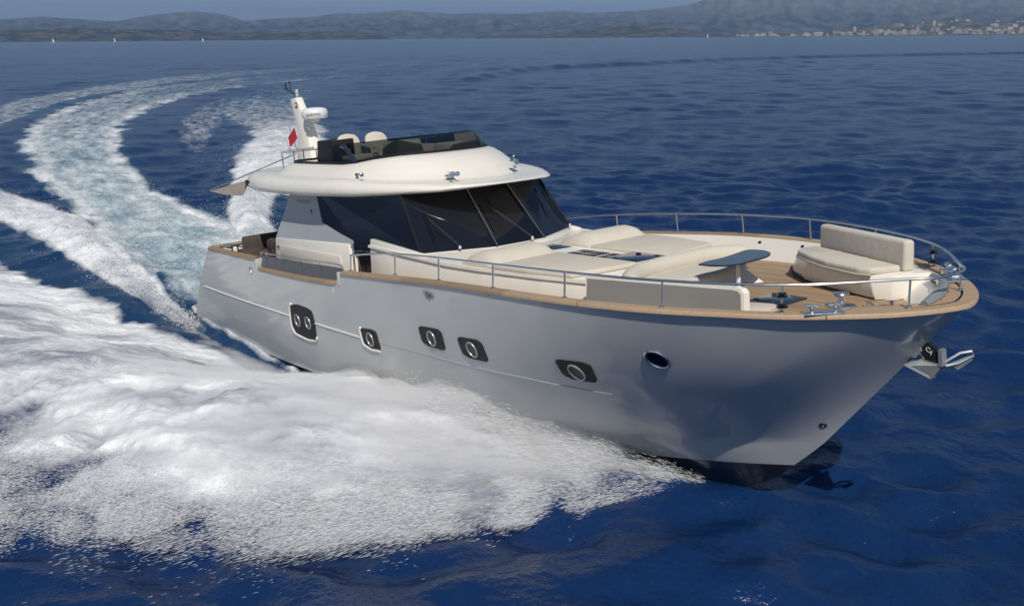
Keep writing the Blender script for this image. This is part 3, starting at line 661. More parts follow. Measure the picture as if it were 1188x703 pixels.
for (x,y,l) in ((13.95,.12,.34),(14.35,.10,.34),(14.72,.1,.25),(13.95,-.14,.34),(14.35,-.14,.36),(14.72,-.14,.24)): MB().box((x,y,3.368),(l,.2,.008),.002).build('vent_glass','black',fr2)
fr3 = MB().box((13.05,.05,3.345),(.62,.60,.07),.02).build('skylight','steel',yacht)
MB().box((13.05,.05,3.386),(.52,.5,.01),.003).build('skylight_glass','hatchglass',fr3)
for x in (15.75,16.75): 
    y_,z_ = gun_at(x); MB().lathe((x,y_-.235,z_-.11),[(.035,-.01),(.035,.015)],10,'Y').build('scupper','black',yacht)
# starboard wind panel beside the forward seats
wp = MB(); A = (16.28,-2.03); Bp = (18.80,-1.36)
def pan(t,z): return (A[0]+(Bp[0]-A[0])*t, A[1]+(Bp[1]-A[1])*t, z)
P = [pan(0,2.93),pan(.98,2.96),pan(1.0,3.05),pan(1.0,3.40),pan(.985,3.455),pan(.95,3.48),pan(.0,3.51)]
wpo = wp.slab(P,(.03,.09,0)).build('side_wind_panel','gel',yacht, smooth=0)
P = [pan(.0,2.95),pan(.975,2.98),pan(.985,3.05),pan(.985,3.38),pan(.97,3.425),pan(.94,3.44),pan(.02,3.465)]
P = [(x-.006,y-.012,z) for x,y,z in P]; MB().slab(P,(.006,.02,0)).build('gloss_panel','sideglass',wpo, smooth=0)
MB().box((18.72,-1.02,3.07),(.5,.55,.16),.06,rz=R(14)).build('corner_cushion','cush',yacht)
MB().hull8([(18.45,-1.35,2.97),(19.15,-1.2,2.985),(18.9,-.7,2.985),(18.4,-.75,2.97)],[(18.45,-1.3,3.0),(18.95,-1.17,3.01),(18.8,-.75,3.0),(18.45,-.78,3.0)]).build('corner_plinth','gel',yacht)
# ======================= things carried on board =======================
# port bow sofa
A = Vector((17.62,2.05,0)); Bv = Vector((19.70,1.16,0)); D_ = (Bv-A).normalized(); Nn = Vector((-D_.y*-1, D_.x*-1, 0)); Nn = Vector((D_.y, -D_.x, 0))   # inboard
if Nn.y > 0: Nn = -Nn
def SP_(t, n, z): p = A+D_*t+Nn*n; return (p.x,p.y,z)
Ls = (Bv-A).length
sofa = thing('bow_sofa', 'cream upholstered sofa with long backrest against the far bow rail', 'sofa', (18.4,1.5,3.0))
zd = 3.0
bs = MB()
top = [SP_(-.55,-.30,3.37),SP_(-.50,.02,3.37),SP_(-.30,.18,3.36),SP_(0,.36,3.36),SP_(.6,.55,3.36),SP_(1.2,.62,3.36),SP_(Ls-.1,.50,3.36),SP_(Ls+.1,.25,3.37),SP_(Ls+.2,-.35,3.37),SP_(1,-.42,3.37)]
bot = [SP_(-.75,-.30,zd),SP_(-.72,.05,zd),SP_(-.55,.18,zd),SP_(-.25,.34,zd),SP_(.35,.50,zd),SP_(1.1,.52,zd),SP_(Ls-.05,.44,zd),SP_(Ls+.1,.25,zd),SP_(Ls+.2,-.35,zd),SP_(1,-.42,zd)]
bs.hull8(bot, top, .02); bs.build('base','gel',sofa, smooth=40)
tk_ = MB(); tk_.grid([[tuple(Vector(p)+Vector((0,0,.002))-Nn*-.006) for p in bot[1:7]],[tuple(Vector(p)+Vector((0,0,.055))-Nn*-.004) for p in bot[1:7]]]); tk_.build('toe_shade','dark',sofa)  # dark sheet painting the shade of the toe recess under the sofa
st_ = [SP_(.0,.0,0),SP_(-.02,.30,0),SP_(.15,.48,0),SP_(.7,.60,0),SP_(1.25,.66,0),SP_(Ls-.25,.60,0),SP_(Ls-.06,.5,0),SP_(Ls-.04,.0,0)]
MB().hull8([(x,y,3.365) for x,y,z in st_],[(x,y,3.475) for x,y,z in st_],.04,3).build('seat_cushion','cush',sofa, smooth=50)
for t_ in (.72,1.42): MB().tube([SP_(t_,.03,3.477),SP_(t_,.58,3.476)],.006,5).build('seam','cushp',sofa)
MB().tube([(p[0],p[1],3.37) for p in st_[1:7]],.022,6).build('cushion_piping','cushp',sofa)
c_ = A+D_*(Ls/2)+Nn*(-.12)
MB().box((c_.x,c_.y,3.60),(Ls,.19,.47),.06,rz=math.atan2(D_.y,D_.x),seg=4).build('backrest','cush',sofa, smooth=50)
# forward facing bench behind the table
bench = thing('bench_sofa', 'cream padded bench sofa with rolled back, behind the kidney table', 'sofa', (16.5,.2,3.0))
zb_ = 2.98
bot = [(15.95,-1.3,zb_),(17.3,-1.25,zb_),(17.05,-.3,zb_),(17.0,.5,zb_),(17.28,1.05,zb_),(16.4,1.45,zb_),(15.95,1.5,zb_)]
top = [(15.95,-1.3,3.2),(17.0,-1.25,3.2),(17.0,-.3,3.2),(16.98,.5,3.2),(16.93,.98,3.2),(16.3,1.5,3.2),(15.95,1.5,3.2)]
MB().hull8(bot, top, .01).build('base','gel',bench)
sc_ = [(16.0,-1.25),(17.12,-1.2),(17.06,-.4),(17.05,.3),(16.98,.9),(16.7,1.4),(16.0,1.75)]
MB().hull8([(x,y,3.19) for x,y in sc_],[(x-.01,y,3.27) for x,y in sc_],.03,3).build('seat_cushion','cush',bench, smooth=50)
rb = MB(); path = crom([(16.75,-1.45,3.29),(16.45,-1.22,3.31),(16.22,-.85,3.32),(16.08,-.3,3.32),(16.05,.5,3.32),(16.08,1.2,3.31),(16.25,1.68,3.28),(16.45,1.85,3.25)],6)
rad_ = np.interp(np.linspace(0,1,len(path)),[0,.06,.15,.85,.95,1],[.06,.13,.16,.16,.12,.05])
rb.tube([tuple(p) for p in path], list(rad_), 16); rb.build('backrest_roll','cush',bench, smooth=60)
# kidney table
table = thing('bow_table', 'dark kidney shaped table on a white pedestal in the bow seating area', 'table', (17.42,.25,2.98))
TP = [(17.169,-.438),(17.417,-.421),(17.679,-.225),(17.70,.212),(17.665,.637),(17.516,.92),(17.242,1.052),(17.017,.978),(17.06,.64),(17.14,.179),(17.13,-.183)]
TP = crom([(x,y,0) for x,y in TP+[TP[0]]],5)[:-1]
MB().hull8([(x,y,3.492) for x,y,_ in TP],[(x,y,3.52) for x,y,_ in TP],.006,1).build('table_top','hatchglass',table, smooth=30)
MB().lathe((17.42,.22,2.98),[(.14,0),(.14,.015),(.036,.03),(.034,.5),(.08,.512)],20).tube([(17.36,.30,3.0),(17.36,.30,3.49)],.022,10).build('pedestal','radar',table)
# sun pads
def sunpad(s_, label):
    t = thing('sun_pad', label, 'sun pad', (14.9, s_*1.15, 3.33), 'sun pads on the coachroof')
    P = [(13.75,s_*.40),(15.82,s_*.42),(15.72,s_*1.2),(15.6,s_*1.72),(14.6,s_*1.9),(13.75,s_*1.96)]
    MB().hull8([(x,y,3.335) for x,y in P],[(x,y,3.425) for x,y in P],.035,3).build('mattress','cush',t, smooth=50)
    for x0 in (14.35, 15.1):
        MB().tube([(x0,s_*.43,3.424),(x0,s_*1.1,3.427),(x0,s_*1.78,3.424)],.006,5).build('seam','cushp',t)
    MB().tube([(13.8,s_*.41,3.40),(15.80,s_*.43,3.40),(15.70,s_*1.2,3.40),(15.59,s_*1.70,3.40),(14.6,s_*1.88,3.40),(13.8,s_*1.94,3.40)],.008,5).build('piping','cushp',t)
    nu, nv = 14, 12; G = []
    for j in range(nv+1):
        v = j/nv; row = []
        for i in range(nu+1):
            uu = i/nu; x = 12.82+uu*(1.02); y = s_*(.40+v*1.55)
            prof_ = np.interp(uu,[0,.12,.35,.6,.8,.93,1],[.02,.16,.24,.27,.22,.12,.0])
            ed = min(1, (4*v*(1-v)+.0)*2.2)**.5 if 0<v<1 else 0
            row.append((x, y, 3.345+prof_*(.25+.75*ed)))
        G.append(row)
    hb_ = MB(); hb_.grid(G)
    bt = [[(x,y,3.335) for x,y,z in row] for row in (G[0],G[-1])]
    hb_.grid([G[0],bt[0]]); hb_.grid([G[-1],bt[1]]); hb_.grid([[r_[0] for r_ in G],[(r_[0][0],r_[0][1],3.335) for r_ in G]]); hb_.grid([[r_[-1] for r_ in G],[(r_[-1][0],r_[-1][1],3.335) for r_ in G]])
    hb_.build('headrest','cush',t, smooth=50)
    return t
sunpad(-1, 'cream sun pad with raised headrest, on the near side of the coachroof hatches')
sunpad(1, 'cream sun pad with raised headrest, on the far side of the coachroof hatches')
# helm chairs
def helm_chair(x, y, label):
    t = thing('helm_chair', label, 'chair', (x,y,4.87), 'helm chairs on the flybridge')
    P = lambda dx,dy,z: (x+dx,y+dy,z)
    MB().lathe(P(0,0,4.87),[(.2,0),(.18,.02),(.05,.04),(.05,.22),(.12,.24)],16).build('pedestal','steel',t)
    MB().box(P(.05,0,5.16),(.55,.54,.14),.05,seg=3).build('seat','cush',t, smooth=50)
    # backrest with a rounded top
    oc = [(-.26,5.2),(-.28,5.45),(-.25,5.58),(-.17,5.65),(0,5.68),(.17,5.65),(.25,5.58),(.28,5.45),(.26,5.2)]
    MB().hull8([(x-.30-(z-5.2)*.22,y+dy,z) for dy,z in oc],[(x-.18-(z-5.2)*.22,y+dy,z) for dy,z in oc],.03,2).build('backrest','cush',t, smooth=50)
    for s_ in (-1,1): MB().tube([P(-.28,s_*.28,5.42),P(.0,s_*.30,5.38),P(.22,s_*.29,5.34),P(.24,s_*.27,5.18)],[.035,.04,.04,.03],8).build('armrest','cush',t)
    return t
helm_chair(7.92,-1.12,'pale pilot chair on the flybridge, nearer the black wet bar')
helm_chair(8.08,-.50,'pale pilot chair on the flybridge, nearer the steering wheel')
# ensign
fl_ = thing('ensign_flag', 'small red and white flag fluttering behind the radar mast', 'flag', (2.7,-.1,5.6))
def cloth(pts, m_, nm):
    return MB().slab(pts,(0,.015,0)).build(nm, m_, fl_, smooth=0)
cloth([(2.95,-.12,5.80),(2.62,-.16,5.55),(2.74,-.2,5.30),(3.1,-.14,5.52)],'redflag','red_field')
cloth([(2.95,-.11,5.86),(2.55,-.15,5.56),(2.62,-.155,5.55),(2.95,-.115,5.80)],'whiteflag','white_edge')
cloth([(2.62,-.19,5.53),(2.74,-.21,5.30),(3.05,-.17,5.16),(2.95,-.17,5.10),(2.64,-.2,5.24),(2.55,-.19,5.54)],'whiteflag','white_tail')
# anchor in its stem roller
an_ = thing('anchor', 'grey plough anchor with dark shank hanging from the stem under the bow', 'anchor', (20.75,0,2.55))
sh = [(20.62,2.80),(20.78,2.72),(20.95,2.62),(20.99,2.50),(20.93,2.42),(20.78,2.42),(20.70,2.55)]
sho = MB().slab([(x,-.035,z) for x,z in sh],(0,.07,0)).build('shank','panel',an_, smooth=0)
tmx = Matrix.Translation((20.80,-.042,2.62)) @ Matrix.Rotation(R(90),4,'X') @ Matrix.Rotation(R(-42),4,'Z')
text_mb('CA', .085, tmx, .003).build('shank_marking','radar',sho, smooth=0, recalc=False)
MB().slab([(20.93,-.06,2.66),(20.98,-.06,2.66),(21.0,-.06,2.44),(20.95,-.06,2.43)],(0,.12,0)).build('cross_strap','galv',an_, smooth=0)
fk = MB()
tip = (20.78,0,2.26)
fk.slab([(20.60,-.30,2.44),(20.74,-.12,2.52),(21.0,-.04,2.46),(20.84,-.06,2.24)],(.0,.025,-.01))
fk.slab([(20.60,.30,2.44),(20.74,.12,2.52),(21.0,.04,2.46),(20.84,.06,2.24)],(.0,-.025,-.01))
fk.slab([(20.60,-.30,2.44),(20.84,-.05,2.24),(20.84,.05,2.24),(20.60,.30,2.44),(20.55,0,2.42)],(0,0,.02))
fk.build('fluke','galv',an_, smooth=0)
rb_ = MB(); rb_.tube([(20.97,.02,2.47),(21.12,.16,2.60),(21.22,.26,2.62),(21.24,.28,2.56),(21.10,.16,2.46),(20.99,.04,2.43)],.022,8,closed=True); rb_.build('roll_bar','galv',an_)
MB().slab([(21.02,.08,2.46),(21.20,.26,2.56),(21.22,.28,2.50),(21.08,.18,2.36)],(.01,.01,0)).build('far_fluke','galv',an_, smooth=0)
MB().hull8([(20.36,-.10,2.52),(20.64,-.10,2.80),(20.64,.10,2.80),(20.36,.10,2.52)],[(20.62,-.06,2.50),(20.70,-.06,2.60),(20.70,.06,2.60),(20.62,.06,2.50)]).build('anchor_chute','grey',yacht)
# ======================= sea =======================
def hashn(ix, iy, s):
    n = (ix*374761393 + iy*668265263 + s*974711) & 0xffffffff
    n = ((n ^ (n >> 13))*1274126177) & 0xffffffff
    return ((n ^ (n >> 16)) & 0xffff)/65535.0
def vnoise(x, y, s=0):
    ix = np.floor(x).astype(np.int64); iy = np.floor(y).astype(np.int64); fx = x-ix; fy = y-iy
    fx = fx*fx*(3-2*fx); fy = fy*fy*(3-2*fy)
    a_ = hashn(ix,iy,s); b_ = hashn(ix+1,iy,s); c_ = hashn(ix,iy+1,s); d_ = hashn(ix+1,iy+1,s)
    return (a_*(1-fx)+b_*fx)*(1-fy)+(c_*(1-fx)+d_*fx)*fy
def fbm(x, y, o=4, s=0):
    v = 0; a_ = .5; t = 0
    for k in range(o): v = v+a_*vnoise(x*2**k+17*k, y*2**k-9*k, s+k); t += a_; a_ *= .55
    return v/t
def sstep(e0, e1, x): t = np.clip((x-e0)/(e1-e0),0,1); return t*t*(3-2*t)
# bands of broken water: centre line (x, y, half width, foam strength)
def band(P, n=8): return crom([list(p) for p in P], n)
WASH = band([(2.5,0,2.5,1.0),(-3,-.1,2.9,1.0),(-9,.4,3.1,1.0),(-17,1.6,2.8,.97),(-30,3.4,3.2,.95),(-45,6.6,3.8,.92),(-70,14.4,5.0,.88),(-100,28,6.5,.8),(-132,50,9,.68),(-163,88,12,.55),(-178,115,13,.45),(-190,160,14,.35),(-189,215,14,.28),(-183,270,13,.2),(-165,360,12,.1)])
OUTER = band([(2,-3.0,.2,.5),(-2.7,-3.05,.8,.95),(-8,-2.7,1.2,1.0),(-11.5,-2.4,1.45,1.0),(-16.3,-2.3,1.7,.97),(-22.6,-2.8,2.0,.9),(-36,-3.0,2.0,.7),(-60,2,2.6,.6),(-84,10,3.4,.62),(-113,22.5,4.5,.62),(-143,42,6,.6),(-179,71.6,8,.55),(-212,118,9,.45),(-226,180,10,.3),(-222,260,10,.15),(-200,360,10,.05)])
PORTW = band([(8,6,1.6,1.0),(0,8,2.6,1.0),(-10,9.6,2.4,1.0),(-22,12,2.6,1.0),(-32,16,2.8,.95),(-42,21.5,3.2,.88),(-56,27,4.4,.66),(-75,34,6,.6),(-95,45,6,.5),(-125,68,6,.35),(-150,105,6,.2)])
PORTC = band([(-1,2.5,.4,.6),(-6,2.7,.8,.95),(-10,3.8,1.0,1),(-15,6.1,1.2,1),(-21,9.1,1.7,1),(-28,12.8,2.3,.97),(-36,17.2,2.9,.92),(-44,22,3.0,.8),(-52,26,2.6,.6)])
PORTI = band([(-38,12.5,1.2,.5),(-52,18,2.6,.6),(-66,24,3.4,.6),(-84,33,4,.5),(-105,46,5,.4),(-120,58,5,.2)])
RIDGE = band([(-120,95,3,.7),(-152,134,3,1),(-166,179,3.5,1),(-180,242,4,1),(-178,309,4,1),(-156,382,4,1),(-120,450,4,.8)])
def band_eval(B, x, y):
    best = np.full(x.shape, 1e9); hw = np.ones(x.shape); st = np.zeros(x.shape); sg = np.zeros(x.shape); al = np.zeros(x.shape); L = 0
    for i in range(len(B)-1):
        ax, ay = B[i,:2]; dx, dy = B[i+1,:2]-B[i,:2]; l2 = dx*dx+dy*dy; l = math.sqrt(l2)
        t = np.clip(((x-ax)*dx+(y-ay)*dy)/l2, 0, 1); px = x-(ax+t*dx); py = y-(ay+t*dy); d = np.hypot(px,py)
        m_ = d < best
        best = np.where(m_, d, best); hw = np.where(m_, B[i,2]+t*(B[i+1,2]-B[i,2]), hw); st = np.where(m_, B[i,3]+t*(B[i+1,3]-B[i,3]), st)
        sg = np.where(m_, np.sign(dx*py-dy*px), sg); al = np.where(m_, L+t*l, al); L += l
    return best, hw, st, sg, al
# spray sheet thrown out from the starboard bow (and its mirror on the other side)
EDGE = np.array([(-40,-26),(-20,-20),(-10,-17),(0,-13.2),(6,-11.2),(10.67,-9.72),(12.0,-8.8),(12.7,-7.7),(13.5,-6.5),(14.6,-6.0),(15.5,-4.7),(16.2,-2.9),(16.6,-1.8),(17.0,-.9),(17.3,-.3)], float)
def edge_y(x): return np.interp(x, EDGE[:,0], EDGE[:,1])
def hull_y(x): return -np.interp(x, [-6,1.2,7,11,13,15,16.2,17.3], [2.6,2.62,2.70,2.62,2.3,1.75,1.2,.2])
def spray(x, y):
    """foam strength and height of the starboard bow sheet"""
    ey = edge_y(x); hy = hull_y(x)
    # inner border leaves the hull aft of x=9
    iy = hy-np.interp(x, [-30,-10,-3.5,1.8,3.8,6.6,8.2,9.4], [6.5,3.0,2.0,1.35,.85,.50,.2,0])
    s = (iy-y)/np.maximum(iy-ey,.05)                      # 0 at the hull, 1 at the outer edge
    inside = (x < 17.2)
    rag = (fbm(x*.9, y*.9, 4, 3)-.5)+.35*(fbm(x*3.1, y*3.1, 3, 4)-.5); s0 = s; s = s+.42*(fbm(x*.42+5, y*.42, 2, 6)-.5)*sstep(.2,.9,s)
    f_ = sstep(-.04,.05, s+rag*.08)*(1-sstep(.62,1.10, s+rag*.45))*inside
    env = np.interp(x, [-30,-8,2,6,9,12,14.5,16.3,17.2],[.15,.28,.45,.65,.85,.85,.62,.30,.0])
    pk = np.interp(x,[-10,6,10,14],[.45,.40,.30,.16])
    shp = np.where(s < pk, (lambda b0: b0+(1-b0)*sstep(0,1,np.clip(s/pk,0,1)))(np.interp(x,[7.5,10.5],[0.,.82])), (1-np.clip((s+rag*.3-pk)/(1.05-pk),0,1))**1.3)
    h_ = env*shp*f_
    ua = -.743*x-.669*y; vb = .669*x-.743*y
    h_ = h_+f_*((fbm(x*.7+3, y*.7, 2, 8)-.5)*.20+(fbm(ua*.5, vb*1.7, 3, 19)-.5)*.26)*np.clip(env*1.6,0,1)+f_*(fbm(ua*1.6, vb*5, 3, 18)-.5)*.07
    # thin, translucent near the bow: little solid foam there
    thin = np.interp(x,[12.4,14.2,15.8,17.0],[1.0,.72,.42,.22])
    thin = np.clip(thin+.5*(1-sstep(.25,.6,s))*sstep(17.2,14.8,x),0,1)
    ang_ = np.arctan2(y+.3, x-18.5); stk = fbm(ang_*26, np.hypot(x-18.5,y)*.35, 4, 51); big = fbm(x*.45+9, y*.45, 3, 53)
    return f_*thin*(.62+.5*stk+.35*(big-.3)), h_, s
WV = []
for k in range(46):
    lam = float(np.exp(rng.uniform(math.log(.9), math.log(15)))); th = R(150)+rng.normal(0,.6)
    WV.append((2*math.pi/lam*math.cos(th), 2*math.pi/lam*math.sin(th), .0075*lam**.9*(1.1 if lam < 3.5 else .5), rng.uniform(0,6.28), lam))
def sea_fields(x, y):
    r_ = np.hypot(x-CAMP.x, y-CAMP.y); step = .0045*r_
    H = np.zeros(x.shape); X2 = np.zeros(x.shape)
    for kx,ky,am,ph,lam in WV:
        att = sstep(2.5,6,lam/np.maximum(step,.01)); H += am*att*np.sin(kx*x+ky*y+ph+.9*np.sin(.13*x+.21*y+ph))
    H *= (.55+.9*vnoise(x*.045,y*.045,77))
    H += (fbm(x*.9,y*.9,3,41)-.5)*.16*sstep(120,20,r_)
    foam = np.zeros(x.shape); aer = np.zeros(x.shape); fx = x.copy(); fy = y.copy(); wmax = np.zeros(x.shape)
    near = r_ < 700
    xs_, ys_ = x[near], y[near]
    F = np.zeros(xs_.shape); A_ = np.zeros(xs_.shape); U = xs_.copy(); V = ys_.copy(); Hh = np.zeros(xs_.shape); W_ = np.zeros(xs_.shape)+.05; RG = np.zeros(xs_.shape)
    U = 190*np.arctan2(xs_, 190-ys_); V = np.hypot(xs_, ys_-190)
    for B, aerk, hk, nm in ((WASH,1,.12,'w'),(OUTER,.25,.42,'o'),(PORTW,.3,.6,'p'),(PORTC,.25,.6,'p'),(PORTI,.0,.0,'i')):
        d, hw, st, sg, al = band_eval(B, xs_, ys_)
        e = d/hw+(fbm(xs_*.35, ys_*.35, 3, 5)-.5)*.5
        edge = 1-sstep(.62,1.08,e)
        if nm == 'i': edge = 1-sstep(.2,1.2,e)
        ff = edge*st
        if nm == 'w': ff = ff*np.where(al<14, .80, .92)*(.84+.3*sstep(.35,.85,d/hw)); A_ = np.maximum(A_, (1-sstep(.55,.98,e))*np.interp(al,[0,10,40,90,200],[1,.95,.8,.35,0]))
        else: A_ = np.maximum(A_, aerk*edge*st)
        W_ = np.maximum(W_, ff)
        F = np.maximum(F, ff)
        hh = hk*np.exp(-(d/(hw*.8))**2)*np.interp(al,[0,3,9,30,90,300],[.05,.3,1,.7,.3,.1])
        if nm == 'w': hh = hh*3.5*np.interp(al,[0,5,14,40],[.6,1.0,.5,.0])+edge*(fbm(xs_*1.2,ys_*1.2,4,13)-.5)*np.interp(al,[0,20,80,200],[.55,.4,.25,.1])
        else: hh = hh+edge*(fbm(xs_*1.5,ys_*1.5,4,15)-.5)*.32*np.interp(al,[0,40,200],[1,.6,.3])
        Hh += hh
    for sgn in (1,-1):
        f_, h_, s = spray(xs_, ys_*sgn)
        if sgn < 0: f_ = f_*np.interp(xs_,[-30,-5,0],[0,0,1])
        m_ = f_ > W_
        ca, sa = math.cos(R(-138)), math.sin(R(-138))
        U = np.where(m_, xs_*ca+ys_*sgn*sa, U); V = np.where(m_, -xs_*sa+ys_*sgn*ca+200, V); W_ = np.maximum(W_, f_)
        F = np.maximum(F, f_); Hh += h_ if sgn > 0 else h_*np.interp(xs_,[-30,-5,0],[0,0,1])
        # hollow along the after hull
        Hh -= .22*np.exp(-((ys_*sgn-(hull_y(xs_)-.35))/.55)**2)*sstep(9.5,6,xs_)*sstep(-14,2,xs_)
    # old foam scum drifting left of the sheet
    sc_ = .50*fbm(xs_*.5+4,ys_*1.6,4,21)*np.clip(1.5-np.abs(ys_+4.2)/2.2,0,1)*sstep(8.5,5,xs_)*sstep(-60,-20,xs_); F = np.maximum(F, sc_); A_ = np.maximum(A_, sc_*.35)
    wl_ = np.exp(-((np.abs(ys_)+hull_y(xs_)-.02)/.16)**2)*sstep(.3,1.5,xs_)*sstep(10.5,8.5,xs_)*(.45+.8*fbm(xs_*1.5,ys_*3,3,91)); F = np.maximum(F, wl_*.9); Hh += .10*wl_
    d, hw, st, sg, al = band_eval(RIDGE, xs_, ys_); Hh += .85*st*np.exp(-(d/(hw*.9))**2)
    # bow: water drawn down round the forefoot
    Hh -= .10*np.exp(-(((xs_-17.2)/1.2)**2+(ys_/1.0)**2))
    foam[near] = F; aer[near] = A_; fx[near] = U; fy[near] = V; H2 = H.copy(); H2[near] = H[near]*(1-.5*np.clip(F,0,1))+Hh
    return H2, foam, aer, fx, fy
va = R(141.6)                                            # viewing azimuth, where the mesh is finest
angs = [va-R(31)+k*R(.085) for k in range(int(62/.085)+1)]
rest = np.linspace(va+R(31)+R(.6), va-R(31)-R(.6)+2*math.pi, 90); angs = np.r_[angs, rest]
rad = [3.0]
while rad[-1] < 60: rad.append(rad[-1]*1.0042)
while rad[-1] < 500: rad.append(rad[-1]*1.009)
while rad[-1] < 42000: rad.append(rad[-1]*1.035)
rad = np.array(rad); na, nr = len(angs), len(rad)
RR, AA = np.meshgrid(rad, angs, indexing='ij'); X = CAMP.x+RR*np.cos(AA); Y = CAMP.y+RR*np.sin(AA)
H, FO, AE, FU, FV = sea_fields(X, Y)
H *= sstep(2500, 300, RR)
co = np.stack([X,Y,H],-1).reshape(-1,3); co = np.vstack([co, [[CAMP.x,CAMP.y,0]]])
I = np.arange(nr*na).reshape(nr,na); q_ = np.stack([I[:-1], I[1:], np.roll(I,-1,1)[1:], np.roll(I,-1,1)[:-1]], -1).reshape(-1,4)
tri_ = np.stack([np.full(na, nr*na), I[0], np.roll(I[0],-1)], -1)
def np_mesh(name, co, quads, tris=None, smooth=True):
    me = bpy.data.meshes.new(name); me.vertices.add(len(co)); me.vertices.foreach_set('co', co.astype(np.float32).ravel())
    nq = 0 if quads is None else len(quads); nt_ = 0 if tris is None else len(tris)
    lp = np.concatenate([quads.ravel() if nq else np.zeros(0,int), tris.ravel() if nt_ else np.zeros(0,int)]).astype(np.int32)
    me.loops.add(len(lp)); me.loops.foreach_set('vertex_index', lp); me.polygons.add(nq+nt_)
    ls = np.concatenate([np.arange(nq)*4, nq*4+np.arange(nt_)*3]).astype(np.int32)
    me.polygons.foreach_set('loop_start', ls); 
    me.polygons.foreach_set('use_smooth', np.full(nq+nt_, smooth)); me.update(calc_edges=True); return me
sea_me = np_mesh('sea', co, q_, tri_)
def attr(me, nm, typ, arr, key):
    a_ = me.attributes.new(nm, typ, 'POINT'); a_.data.foreach_set(key, np.ascontiguousarray(arr, np.float32).ravel())
attr(sea_me,'foam','FLOAT',np.r_[FO.ravel(),0],'value'); attr(sea_me,'aerated','FLOAT',np.r_[AE.ravel(),0],'value')
attr(sea_me,'flow','FLOAT_VECTOR',np.vstack([np.stack([FU.ravel(),FV.ravel(),np.zeros(FU.size)],-1),[[0,0,0]]]),'vector')
sea = bpy.data.objects.new('sea', sea_me); COL.objects.link(sea); tag(sea, kind='structure')
# sea material
m, nt, p = newmat('sea_water'); L = nt.links
geo = N(nt,'ShaderNodeNewGeometry')
a_f = N(nt,'ShaderNodeAttribute', attribute_name='foam'); a_a = N(nt,'ShaderNodeAttribute', attribute_name='aerated'); a_u = N(nt,'ShaderNodeAttribute', attribute_name='flow')
def math_(op, a_, b_=None, c_=None, clamp=False):
    n = N(nt,'ShaderNodeMath', operation=op); n.use_clamp = clamp
    for i,v in enumerate((a_,b_,c_)):
        if v is None: continue
        if isinstance(v,(int,float)): n.inputs[i].default_value = v
        else: L.new(v, n.inputs[i])
    return n.outputs[0]
def noise(vec, sc, det=5, rough=.6, scale3=(1,1,1)):
    mp = N(nt,'ShaderNodeMapping'); mp.inputs['Scale'].default_value = scale3; L.new(vec, mp.inputs[0])
    n = N(nt,'ShaderNodeTexNoise'); n.inputs['Scale'].default_value = sc; n.inputs['Detail'].default_value = det; n.inputs['Roughness'].default_value = rough; L.new(mp.outputs[0], n.inputs['Vector']); return n.outputs[0]
pos = geo.outputs['Position']
n1 = noise(a_u.outputs['Vector'], 1.1, 8, .68, (.32,1,1)); n2 = noise(a_u.outputs['Vector'], .35, 4, .6, (.3,1,1)); n3 = noise(pos, 7, 6, .65)
nn = math_('ADD', math_('MULTIPLY', n1, .62), math_('ADD', math_('MULTIPLY', n2, .22), math_('MULTIPLY', n3, .16)))
nn = math_('MULTIPLY', math_('SUBTRACT', nn, .5), 2.6)
fm = math_('ADD', math_('MULTIPLY', a_f.outputs['Fac'], 1.5), math_('ADD', nn, -.72))
mask = math_('MULTIPLY', fm, 1.15, clamp=True)
gate_ = N(nt,'ShaderNodeMapRange'); gate_.inputs[1].default_value = .03; gate_.inputs[2].default_value = .14; L.new(a_f.outputs['Fac'], gate_.inputs[0])
mask = math_('MULTIPLY', mask, gate_.outputs[0])
# water colour, slight large scale variation (cat's paws)
nl = noise(pos, .012, 4, .6, (1,1,1))
wc = N(nt,'ShaderNodeMix', data_type='RGBA'); wc.inputs[6].default_value = (.0042,.019,.074,1); wc.inputs[7].default_value = (.0068,.032,.112,1); L.new(nl, wc.inputs[0])
aq = N(nt,'ShaderNodeMix', data_type='RGBA'); aq.inputs[7].default_value = (.10,.28,.34,1); L.new(wc.outputs[2], aq.inputs[6]); L.new(math_('MULTIPLY', a_a.outputs['Fac'], math_('ADD', math_('MULTIPLY', nn,.5), .72), clamp=True), aq.inputs[0])
fmcol = N(nt,'ShaderNodeMix', data_type='RGBA'); fmcol.inputs[7].default_value = (.84,.85,.86,1); L.new(aq.outputs[2], fmcol.inputs[6]); L.new(mask, fmcol.inputs[0]); L.new(fmcol.outputs[2], p.inputs['Base Color'])
ro = N(nt,'ShaderNodeMapRange'); ro.inputs[3].default_value = .17; ro.inputs[4].default_value = .9; L.new(mask, ro.inputs[0]); L.new(ro.outputs[0], p.inputs['Roughness'])
p.inputs['IOR'].default_value = 1.333; p.inputs['Specular IOR Level'].default_value = .40
b1 = noise(pos, 2.7, 5, .6, (1,1,1)); b2 = noise(pos, .55, 4, .5, (1,1,1)); b3 = noise(a_u.outputs['Vector'], 2.6, 6, .7, (.4,1,1))
hgt = math_('ADD', math_('MULTIPLY', b1, .22), math_('MULTIPLY', b2, .42))
hgt = math_('ADD', hgt, math_('MULTIPLY', math_('MULTIPLY', b3, .30), a_f.outputs['Fac']))
bp = N(nt,'ShaderNodeBump'); bp.inputs['Strength'].default_value = 1; bp.inputs['Distance'].default_value = .42; L.new(hgt, bp.inputs['Height']); L.new(bp.outputs[0], p.inputs['Normal'])
sea_me.materials.append(m)
